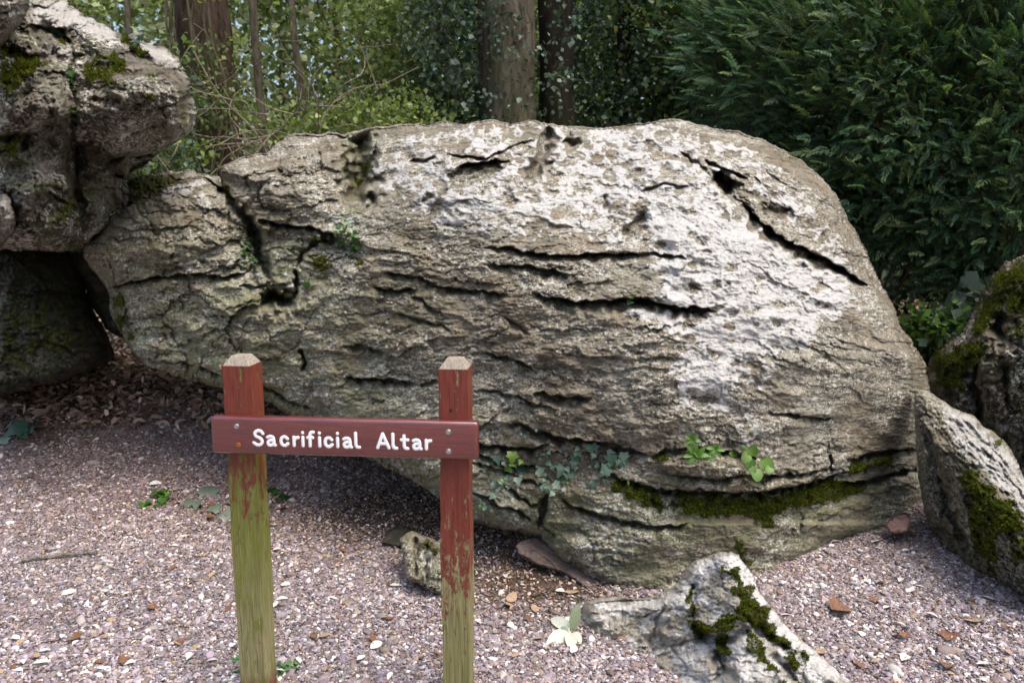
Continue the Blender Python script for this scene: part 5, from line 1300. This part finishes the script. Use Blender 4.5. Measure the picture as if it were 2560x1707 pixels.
ground_plant([(p[0], p[1], s * S_) for (p, s) in zip(cI([(840, 1005), (770, 1110), (890, 1140), (950, 1170), (985, 1080), (715, 1090), (950, 1210)]), (125, 100, 80, 110, 80, 95, 60))], 'ground_ivy', 'dusty grey green ivy creeping over the gravel by the left post', 'ivy', G_DUST)
ground_plant([(p[0], p[1], s * .5467) for (p, s) in zip(cL([(70, 440), (20, 465), (140, 430), (40, 420), (110, 455)]), (95, 60, 60, 50, 50))], 'ground_ivy', 'dark ivy leaves at the left edge below the shaded boulder', 'ivy', G_IVY)
# white sprig
c = ground_hit(*cE([(1035, 1345)])[0]); root = empty('leaf_sprig', tuple(c)); tag(root, 'dropped sprig of white felted leaves beside the front rock arm', 'sprig')
for (bx, by), (tx, ty), h, col in (((1030, 1345), (945, 1290), .05, 'w'), ((1040, 1340), (1070, 1250), .07, 'g'), ((1030, 1350), (925, 1408), .01, 'w'), ((1045, 1345), (1080, 1385), .01, 'w'), ((1035, 1350), (1040, 1420), .005, 'w'), ((1030, 1335), (1050, 1305), .04, 'w'), ((1025, 1350), (990, 1330), .03, 'g')):
    b_ = ground_hit(*cE([(bx, by)])[0]); t_ = ground_hit(*cE([(tx, ty)])[0]); 
    if ty < by - 60 and h > .04: t_ = at(*cE([(tx, ty)])[0], float(b_[1]) + .01)
    b_ = b_ + np.array([0, 0, .015]); t_ = t_ + np.array([0, 0, h * .4 + .01]); dv = Vector(t_ - b_); ln = dv.length; dr = dv.normalized()
    o = bpy.data.objects.new('leaf', lmesh('oval', (.70, .72, .64) if col == 'w' else (.34, .40, .26), random.randrange(4), M_FRESH)); COL.objects.link(o); o.parent = root
    f = Vector((0, -.8, 1)); f = (f - dr * f.dot(dr)).normalized(); xax = dr.cross(f); o.rotation_mode = 'QUATERNION'
    o.rotation_quaternion = Matrix((xax, dr, f)).transposed().to_quaternion(); o.scale = (ln * .95, ln, ln); o.location = Vector(b_) - root.location
# dangling rootlet
p0 = near(A, *cE([(232, 545)])[0]) + np.array([0, -.05, 0]); m = MB(); m.tube(np.array([p0, p0 + (-.004, -.01, -.03), p0 + (-.006, -.01, -.06), p0 + (.0, -.01, -.095)]), [.0014, .0012, .001, .0005], 5, (.6, .55, .4))
tag(m.build('rootlet', M_STEM), 'thin pale rootlet dangling from the altar underside below the sign board', 'root')
# moss tufts standing off the rock
def moss_tufts(name, R_, label, n, size=.010, parent=None):
    x, y, P, msk, dist = R_
    w_ = np.clip(msk[:, 1] - .45, 0, 1); idx = RNG.choice(len(P), n, p=w_ / w_.sum()); B_ = P[idx] + RNG.normal(0, .002, (n, 3))
    d = np.stack([RNG.normal(0, .7, n), -np.abs(RNG.normal(.6, .4, n)), RNG.normal(.8, .5, n)], 1); d /= np.linalg.norm(d, axis=1)[:, None]
    s = size * RNG.uniform(.5, 1.4, n)[:, None]; a = np.cross(d, RNG.normal(size=(n, 3))); a /= np.linalg.norm(a, axis=1)[:, None] + 1e-9
    V = np.stack([B_ - a * s * .22, B_ + a * s * .22, B_ + d * s], 1).reshape(-1, 3)
    C = np.array([(.10, .12, .015), (.15, .16, .02), (.06, .075, .01)])[RNG.choice(3, n)] * np.exp(RNG.normal(0, .2, (n, 1)))
    o = mesh_np(name, V, np.arange(3 * n).reshape(-1, 3), M_MOSS, parent, False, {'tint': np.repeat(C, 3, 0)})
    o['kind'] = 'stuff'; return o
M_MOSS = leaf_material('moss_blades', .25, .8, .1)
moss_tufts('moss', A, '', 26000, .011, altar); moss_tufts('moss', FB, '', 12000, .008, front); moss_tufts('moss', SB, '', 12000, .010, slab); moss_tufts('moss', RB, '', 14000, .015, rightB); moss_tufts('moss', LB, '', 7000, .016, leftB)

# ================================================================== TREES AND SHRUBS
M_LEAF = leaf_material('broad_leaf', .35, .42, .4); M_NEEDLE = leaf_material('yew_needles', .25, .55, .3)
M_BARK = bark_material('trunk_bark', (.10, .08, .055), (.26, .215, .16), .4); M_BARKR = bark_material('reddish_bark', (.045, .028, .02), (.15, .10, .072), .3)
M_BARKD = bark_material('dark_bark', (.016, .012, .008), (.04, .03, .022), .2); M_TWIG = bark_material('bare_twigs', (.34, .28, .19), (.60, .52, .38), .2, 3)
def rhomb(P, D, N, L, W, bend=.15):
    """leaf blades: base P, direction D, normal N"""
    S_v = np.cross(D, N); S_v /= np.linalg.norm(S_v, axis=1)[:, None] + 1e-9
    L = L[:, None]; W = W[:, None]
    a = P; b = P + D * L * .45 + S_v * W + N * L * bend * .5; c = P + D * L - N * L * bend; d = P + D * L * .45 - S_v * W + N * L * bend * .5
    return np.stack([a, b, c, d], 1).reshape(-1, 3)
def unit(v): return v / (np.linalg.norm(v, axis=1)[:, None] + 1e-9)
def leaf_cloud(name, centers, per, spread, size, cols, mat, parent, droop=.3, aspect=.42, flat=1.0):
    n = len(centers) * per
    P = np.repeat(centers, per, 0) + RNG.normal(size=(n, 3)) * np.repeat(np.broadcast_to(spread, (len(centers),)), per)[:, None] * np.array([1, 1, .8])
    D = unit(RNG.normal(size=(n, 3)) + np.array([0, 0, -droop])); N = unit(RNG.normal(size=(n, 3)) * .8 + np.array([0, -.2, 1.0]) * flat)
    L = size * RNG.uniform(.6, 1.3, n); V = rhomb(P, D, N, L, L * aspect * RNG.uniform(.8, 1.2, n))
    cc = np.repeat(np.array(cols)[RNG.choice(len(cols), len(centers))], per, 0) * np.exp(RNG.normal(0, .28, (n, 1)))
    F_ = (np.array([[0, 1, 2], [0, 2, 3]])[None] + (np.arange(n) * 4)[:, None, None]).reshape(-1, 3)
    return mesh_np(name, V, F_, mat, parent, True, {'tint': np.repeat(cc, 4, 0)})
def ellip(n, c, r, shell=.35):
    v = unit(RNG.normal(size=(n, 3))); q = RNG.uniform(shell, 1, n) ** .6
    return np.array(c) + v * q[:, None] * np.array(r)
def trunk_mb(m, pts, r0, r1, sides=14, c=None):
    C = cat(pts, 7); n = len(C); C = C + np.stack([RNG.normal(0, r0 * .04, n), RNG.normal(0, r0 * .04, n), np.zeros(n)], 1)
    R = np.linspace(r0, r1, n) * (1 + .06 * np.sin(np.arange(n) * 1.7)); R[0] *= 1.35; R[1] *= 1.12
    m.tube(C, R, sides, c)
def limbs(m, base, targets, r, k=1.0):
    for t in targets:
        b = np.array(base[random.randrange(len(base))]); t = np.array(t); mid_ = (b + t) / 2 + RNG.normal(0, .12 * np.linalg.norm(t - b), 3)
        C = cat([tuple(b), tuple(mid_), tuple(t)], 5); m.tube(C, np.linspace(r, r * .25, len(C)), 5)
def gpt(px, Y):
    x = float(atD(px, 494, Y)[0]); return np.array([x, Y, float(gz(x, Y))])
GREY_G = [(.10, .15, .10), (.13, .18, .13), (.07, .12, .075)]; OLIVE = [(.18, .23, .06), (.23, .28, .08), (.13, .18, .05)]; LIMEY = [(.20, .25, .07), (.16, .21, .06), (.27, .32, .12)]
DKG = [(.045, .09, .045), (.06, .11, .06), (.035, .07, .035)]; HAZE_G = [(.42, .46, .26), (.50, .52, .34), (.32, .38, .18)]  # HAZE_G greens are paled to carry the distant haze

def tree(name, label, cat_, px, Y, height, tr, crown_c, crown_r, ncl, per, leaf, cols, bark, spread=.22, lean=(0, 0), mat=None, nl=12, group=None, droop=.3, top_r=.5):
    b = gpt(px, Y); root = empty(name, tuple(b)); tag(root, label, cat_, group)
    m = MB(); P = [(0, 0, -.2), (lean[0] * .3, lean[1] * .3, height * .33), (lean[0] * .7, lean[1] * .7, height * .66), (lean[0], lean[1], height)]
    trunk_mb(m, P, tr, tr * top_r); cen = np.array(crown_c) - b; C = ellip(ncl, cen, crown_r)
    limbs(m, [(lean[0] * q, lean[1] * q, height * q) for q in (.3, .45, .6, .8, .95)], C[RNG.choice(ncl, min(nl, ncl), replace=False)], max(.012, tr * .22))
    m.build('trunk', bark, root); leaf_cloud('crown', C, per, spread, leaf, cols, mat or M_LEAF, root, droop)
    return root
# left: reddish trunk wrapped in twigs
def P_(px, py, Y): return np.array(atD(px, py, Y))
T1 = gpt(522, 8.2); root = empty('ivy_clad_tree', tuple(T1)); tag(root, 'thick reddish brown trunk tangled with climbing stems at the left behind the boulders', 'tree')
m = MB(); trunk_mb(m, [(0, 0, -.3), (-.02, 0, 1.0), (-.10, 0, 2.2), (-.18, .1, 3.4), (-.1, .1, 6.5)], .29, .24, 20); m.build('trunk', M_BARKR, root)
m = MB()
for k in range(8):
    a0 = random.uniform(2.2, 5.6); pts = []
    for q in range(9):
        z = q * .42; a0 += random.uniform(-.5, .5); r = .285 + random.uniform(0, .07)
        pts.append((math.cos(a0) * r - .045 * z, math.sin(a0) * r, z))
    C = cat(pts, 4); m.tube(C, random.uniform(.008, .020), 5)
m.build('climbing_stem', M_BARK, root)
C = np.array([(random.gauss(-.05, .28), random.uniform(-.45, 0), random.uniform(1.2, 4.2)) for _ in range(60)]); leaf_cloud('crown', C, 16, .10, .055, LIMEY + OLIVE, M_LEAF, root)
# a second stem beside it
T2 = gpt(625, 9.2); root = empty('slim_tree', tuple(T2)); tag(root, 'slim pale trunk close behind the thick reddish trunk', 'tree')
m = MB(); trunk_mb(m, [(0, 0, -.3), (.03, 0, 1.2), (-.08, 0, 2.6), (-.2, .1, 6)], (.055), .04, 10); m.build('trunk', M_BARK, root)
leaf_cloud('crown', ellip(30, (-.1, 0, 5.5), (1.2, 1.2, 1.0)), 60, .2, .06, OLIVE, M_LEAF, root)
# bare shrubs
def bare_shrub(px, Y, n, hgt, label, wid=1.0, leafy=0):
    b = gpt(px, Y); root = empty('bare_shrub', tuple(b)); tag(root, label, 'shrub', 'bare twiggy shrubs between the trunks'); m = MB(); tips = []
    for _ in range(n):
        d = np.array([random.uniform(-1, 1) * wid, random.uniform(-.7, .7), random.uniform(1.2, 2.6)]); p = np.array([random.gauss(0, .15), random.gauss(0, .15), -.05]); pts = [p.copy()]
        st = hgt / 7
        for k in range(8):
            d = d / np.linalg.norm(d); p = p + d * st; pts.append(p.copy()); d = d + np.array([random.gauss(0, .35), random.gauss(0, .3), random.gauss(-.12, .25)])
        C = cat([tuple(q) for q in pts], 3); r = random.uniform(.009, .019); m.tube(C, np.linspace(r, .004, len(C)), 4, cap=False)
        for _ in range(5):
            j = random.randrange(6, len(C) - 2); q = C[j].copy(); e = np.array([random.gauss(0, 1), random.gauss(0, .8), random.gauss(.1, .6)]); sub = [q.copy()]
            for k in range(4):
                e /= np.linalg.norm(e); q = q + e * hgt * .075; sub.append(q.copy()); e = e + RNG.normal(0, .45, 3)
            Cs = cat([tuple(u) for u in sub], 3); m.tube(Cs, np.linspace(.007, .003, len(Cs)), 3, cap=False); tips.append(Cs[-1])
    m.build('stems', M_TWIG, root)
    if leafy: leaf_cloud('foliage', np.array(tips)[RNG.choice(len(tips), min(len(tips), leafy))], 7, .10, .05, LIMEY, M_LEAF, root)
for px, Y, n, h, wd, lf, lb in ((390, 7.0, 9, 2.6, .9, 50, 'bare arching shrub rising just right of the tall left boulder'), (650, 7.4, 15, 2.6, 1.1, 40, 'dense bare twigs right of the thick reddish trunk'), (740, 8.6, 20, 3.0, 1.2, 20, 'pale twig tangle above the left end of the altar'),
                            (660, 10.5, 20, 3.6, 1.4, 20, 'farther bare shrub in the gap between trunk and green bush'), (480, 6.8, 4, 3.0, .6, 30, 'few bare stems crossing in front of the thick reddish trunk'), (850, 10.0, 14, 3.4, 1.2, 0, 'bare stems behind the bright green bush')):
    bare_shrub(px, Y, n, h, lb, wd, lf)
# bushes left and centre
tree('green_bush', 'bright green bush with small leaves left of the central trunks', 'bush', 900, 9.2, 2.6, .05, P_(900, 200, 9.2), (.62, .7, 1.15), 120, 42, .062, LIMEY + OLIVE, M_BARK, .15, nl=20)
tree('ivy_bush', 'blue green ivy covered bush beside the central trunks', 'bush', 1050, 8.6, 2.8, .06, P_(1055, 130, 8.6), (.48, .6, 1.3), 120, 44, .06, GREY_G + [(.07, .10, .05)], M_BARK, .15, nl=20)
tree('low_bush', 'low leafy bush right behind the left top of the altar', 'bush', 800, 7.9, .7, .03, P_(830, 300, 7.9), (.9, .5, .34), 80, 34, .055, LIMEY + OLIVE, M_BARK, .12, nl=16)
tree('low_bush', 'dark leafy shrub filling the gap between left boulder and altar', 'bush', 350, 6.9, .5, .03, P_(350, 360, 6.9), (.40, .4, .30), 50, 34, .05, GREY_G + OLIVE, M_BARK, .10, nl=10)
tree('low_bush', 'low green shrub behind the mossy rock at the left', 'bush', 300, 7.6, 1.0, .03, P_(320, 250, 7.6), (.8, .4, .55), 60, 34, .055, OLIVE + GREY_G, M_BARK, .14, nl=10)
tree('slender_tree', 'slender brown trunk seen through the bright green bush', 'tree', 905, 11.5, 6.5, .11, P_(905, -260, 11.5), (1.6, 1.4, 1.2), 60, 40, .07, OLIVE, M_BARKR, .25)
# central multi-stem tree
T3 = gpt(1200, 8.3); root = empty('multi_stemmed_tree', tuple(T3)); tag(root, 'big grey brown trunks with ivy rising behind the middle of the altar', 'tree')
m = MB(); trunk_mb(m, [(-.08, 0, -.3), (-.10, 0, 1.2), (-.12, .0, 2.6), (-.25, .1, 6.5)], .27, .24, 20); m.build('trunk', M_BARK, root)
m = MB(); trunk_mb(m, [(-.36, .05, -.3), (-.36, .05, 1.0), (-.30, .05, 2.0), (-.5, .1, 6)], .13, .09, 12); m.build('trunk', M_BARKR, root)
Cc = np.array([(random.uniform(-.45, .5), random.uniform(-.35, -.18), random.uniform(.3, 3.6)) for _ in range(55)]); leaf_cloud('climbing_ivy', Cc, 22, .09, .055, GREY_G + [(.07, .11, .06)], M_IVY, root)
leaf_cloud('crown', ellip(60, (0, 0, 6.5), (2.2, 2.0, 1.3)), 70, .3, .07, DKG + OLIVE, M_LEAF, root)
T4 = gpt(1288, 8.6); root = empty('dark_tree', tuple(T4)); tag(root, 'very dark trunk immediately right of the grey trunks', 'tree')
m = MB(); trunk_mb(m, [(0, 0, -.3), (-.02, 0, 1.2), (-.05, 0, 2.6), (-.1, .1, 6.5)], .19, .17, 16); m.build('trunk', M_BARKD, root)
leaf_cloud('crown', ellip(60, (.3, 0, 5.8), (1.8, 1.6, 1.4)), 70, .3, .07, DKG, M_LEAF, root)
# dark evergreens right of the trunks
tree('holly_tree', 'dark glossy holly behind the top of the altar right of the trunks', 'tree', 1420, 9.4, 4.5, .09, P_(1430, 110, 9.4), (.95, .8, 1.7), 230, 46, .06, DKG + GREY_G + [(.10, .13, .02)], M_BARKD, .17, nl=24)
tree('holly_tree', 'dark holly half hidden behind the left edge of the yew', 'tree', 1570, 10.2, 4.5, .09, P_(1600, 60, 10.2), (1.1, .8, 1.9), 200, 44, .065, DKG + GREY_G, M_BARKD, .18, nl=20)
tree('evergreen_tree', 'shadowy evergreen far behind the dark trunk', 'tree', 1250, 12.0, 5.5, .12, P_(1280, 60, 12.0), (1.9, 1.0, 2.4), 180, 44, .085, DKG + OLIVE, M_BARKD, .25)
# yews
def yew(px, Y, c, r, n, label, lens=.165, hgt=4.5):
    b = gpt(px, Y); root = empty('yew_tree', tuple(b)); tag(root, label, 'tree', 'yew trees on the right'); m = MB()
    trunk_mb(m, [(0, 0, -.2), (.03, 0, hgt * .4), (-.02, 0, hgt)], .07, .02, 9)
    cen = np.array(c) - b; ncb = max(20, n // 26); CB = ellip(ncb, cen, r, .5); ci_ = RNG.integers(0, ncb, n); B = CB[ci_] + RNG.normal(size=(n, 3)) * np.array([.17, .15, .09]); CD = RNG.normal(0, .35, (ncb, 3))[ci_]; CT = np.exp(RNG.normal(0, .30, (ncb, 1)))[ci_]
    # branches carrying the sprays
    bt_ = ellip(70, cen, np.array(r) * .95, .8); limbs(m, [(0, 0, hgt * q) for q in (.1, .2, .35, .5, .7, .9)], bt_, .014)
    m.build('trunk', M_BARKR, root)
    out = unit((B - cen) / np.array(r)); Dm = unit(out * .9 + np.array([-.55, -.25, .50]) + CD + RNG.normal(0, .36, (n, 3)))
    N = unit(np.array([0, -.45, 1.0]) + RNG.normal(0, .55, (n, 3))); N = unit(N - Dm * (N * Dm).sum(1)[:, None]); S_v = np.cross(Dm, N)
    Ls = lens * RNG.uniform(.6, 1.25, n); ks = 14; VV = []; CC = []
    basec = np.array([(.052, .105, .046), (.062, .12, .060), (.038, .080, .046), (.11, .155, .06)])[RNG.choice(4, n)] * np.exp(RNG.normal(0, .22, (n, 1))) * CT
    for k in range(ks):
        t = (k + .5) / ks; pos = B + Dm * (Ls * t)[:, None] - np.array([0, 0, 1]) * (Ls * .12 * t * t)[:, None]
        for sg in (-1, 1):
            D_ = unit(Dm * .75 + S_v * sg * (.85 - .3 * t) - np.array([0, 0, .25]) + RNG.normal(0, .12, (n, 3)))
            l_ = Ls * .30 * (1.05 - t * .75) * RNG.uniform(.7, 1.2, n); V = rhomb(pos, D_, N, l_, l_ * .075 + .0012, .12)
            VV.append(V.reshape(n, 4, 3)); tipc = basec * (1 + .6 * t) + np.array([.03, .04, 0]) * (t > .7) * RNG.random((n, 1)) * 2.5; CC.append(np.repeat(tipc[:, None], 4, 1))
    V = np.concatenate(VV, 1).reshape(-1, 3); Cq = np.concatenate(CC, 1).reshape(-1, 3); nq = len(V) // 4
    F_ = (np.array([[0, 1, 2], [0, 2, 3]])[None] + (np.arange(nq) * 4)[:, None, None]).reshape(-1, 3)
    mesh_np('crown', V, F_, M_NEEDLE, root, True, {'tint': Cq}); return root
yew(1790, 7.4, P_(1850, 150, 7.4), (.98, .8, 1.35), 8400, 'left yew whose feathery sprays overhang the altar shoulder')
yew(2010, 6.6, P_(2040, 230, 6.6), (.95, .8, 1.35), 9400, 'middle yew with its thin reddish stem showing between sprays')
yew(2300, 6.3, P_(2330, 260, 6.3), (.85, .8, 1.45), 8200, 'darkest yew at the right edge above the mossy boulder')
yew(1900, 9.0, P_(1950, 20, 9.0), (1.9, .9, 1.7), 4200, 'farther yew filling the top right behind the others', .28, 5.5)
# undergrowth by the right boulder
tree('ivy_clump', 'fresh green ivy and brambles left of the right mossy boulder', 'bush', 2150, 5.7, .25, .012, P_(2155, 765, 5.6), (.26, .25, .17), 50, 12, .075, [(.08, .16, .03), (.11, .2, .04), (.07, .11, .06)], M_BARK, .06, nl=12)
tree('ivy_clump', 'pale ivy leaves in front of the leaf litter under the yew', 'bush', 2230, 5.9, .3, .012, P_(2235, 690, 5.8), (.10, .15, .20), 16, 6, .12, [(.13, .18, .12), (.16, .2, .15)], M_BARK, .04, nl=8)
tree('low_bush', 'small dark shrub in the gap under the yew branches', 'bush', 2120, 6.8, .4, .02, P_(2120, 690, 6.9), (.5, .3, .25), 40, 20, .06, DKG + GREY_G, M_BARKD, .09, nl=10)
# far woodland
def woodland(name, x0, x1, Y0, Y1, zt, ncl, per, size, cols, label, gap=0):
    x = RNG.uniform(x0, x1, ncl); y = RNG.uniform(Y0, Y1, ncl); z = RNG.uniform(0, 1, ncl) ** .9 * zt + gz(x, y)
    if gap:
        k = RNG.random(ncl) > gap * sm(.1, .6, pn(x * .35, z * .35, 3)) * sm(2.5, 4.5, z); x, y, z = x[k], y[k], z[k]
    o = leaf_cloud(name, np.stack([x, y, z], 1), per, .5, size, cols, M_LEAF, None, .2); return tag(o, label, 'woodland', kind='stuff')
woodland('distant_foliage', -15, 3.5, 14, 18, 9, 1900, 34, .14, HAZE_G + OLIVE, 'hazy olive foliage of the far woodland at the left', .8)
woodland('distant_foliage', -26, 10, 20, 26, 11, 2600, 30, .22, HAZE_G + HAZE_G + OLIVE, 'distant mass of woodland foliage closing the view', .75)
woodland('distant_foliage', 2.5, 22, 11.5, 16, 9, 2600, 34, .14, DKG + GREY_G, 'dark evergreen woodland behind the yews', .15)
# trunks in the far wood
for k, (px, Y, r) in enumerate(((700, 14, .08), (655, 17, .08), (780, 17, .10), (330, 14, .07), (1010, 14, .12), (2015, 11, .10), (1560, 12.5, .12))):
    b = gpt(px, Y); root = empty('woodland_tree', tuple(b)); tag(root, ['thin far trunk above the twig tangle', 'far trunk right of the reddish trunk', 'far trunk left of the bright green bush', 'far trunk above the gap by the left boulder', 'far trunk behind the ivy bush', 'pale far trunk at the top between the yews', 'far trunk between holly and yew'][k], 'tree', 'far woodland trunks')
    m = MB(); trunk_mb(m, [(0, 0, -.2), (random.uniform(-.1, .1), 0, 2.5), (random.uniform(-.2, .2), 0, 5), (random.uniform(-.4, .4), 0, 9)], r, r * .6, 9); m.build('trunk', M_BARK, root)
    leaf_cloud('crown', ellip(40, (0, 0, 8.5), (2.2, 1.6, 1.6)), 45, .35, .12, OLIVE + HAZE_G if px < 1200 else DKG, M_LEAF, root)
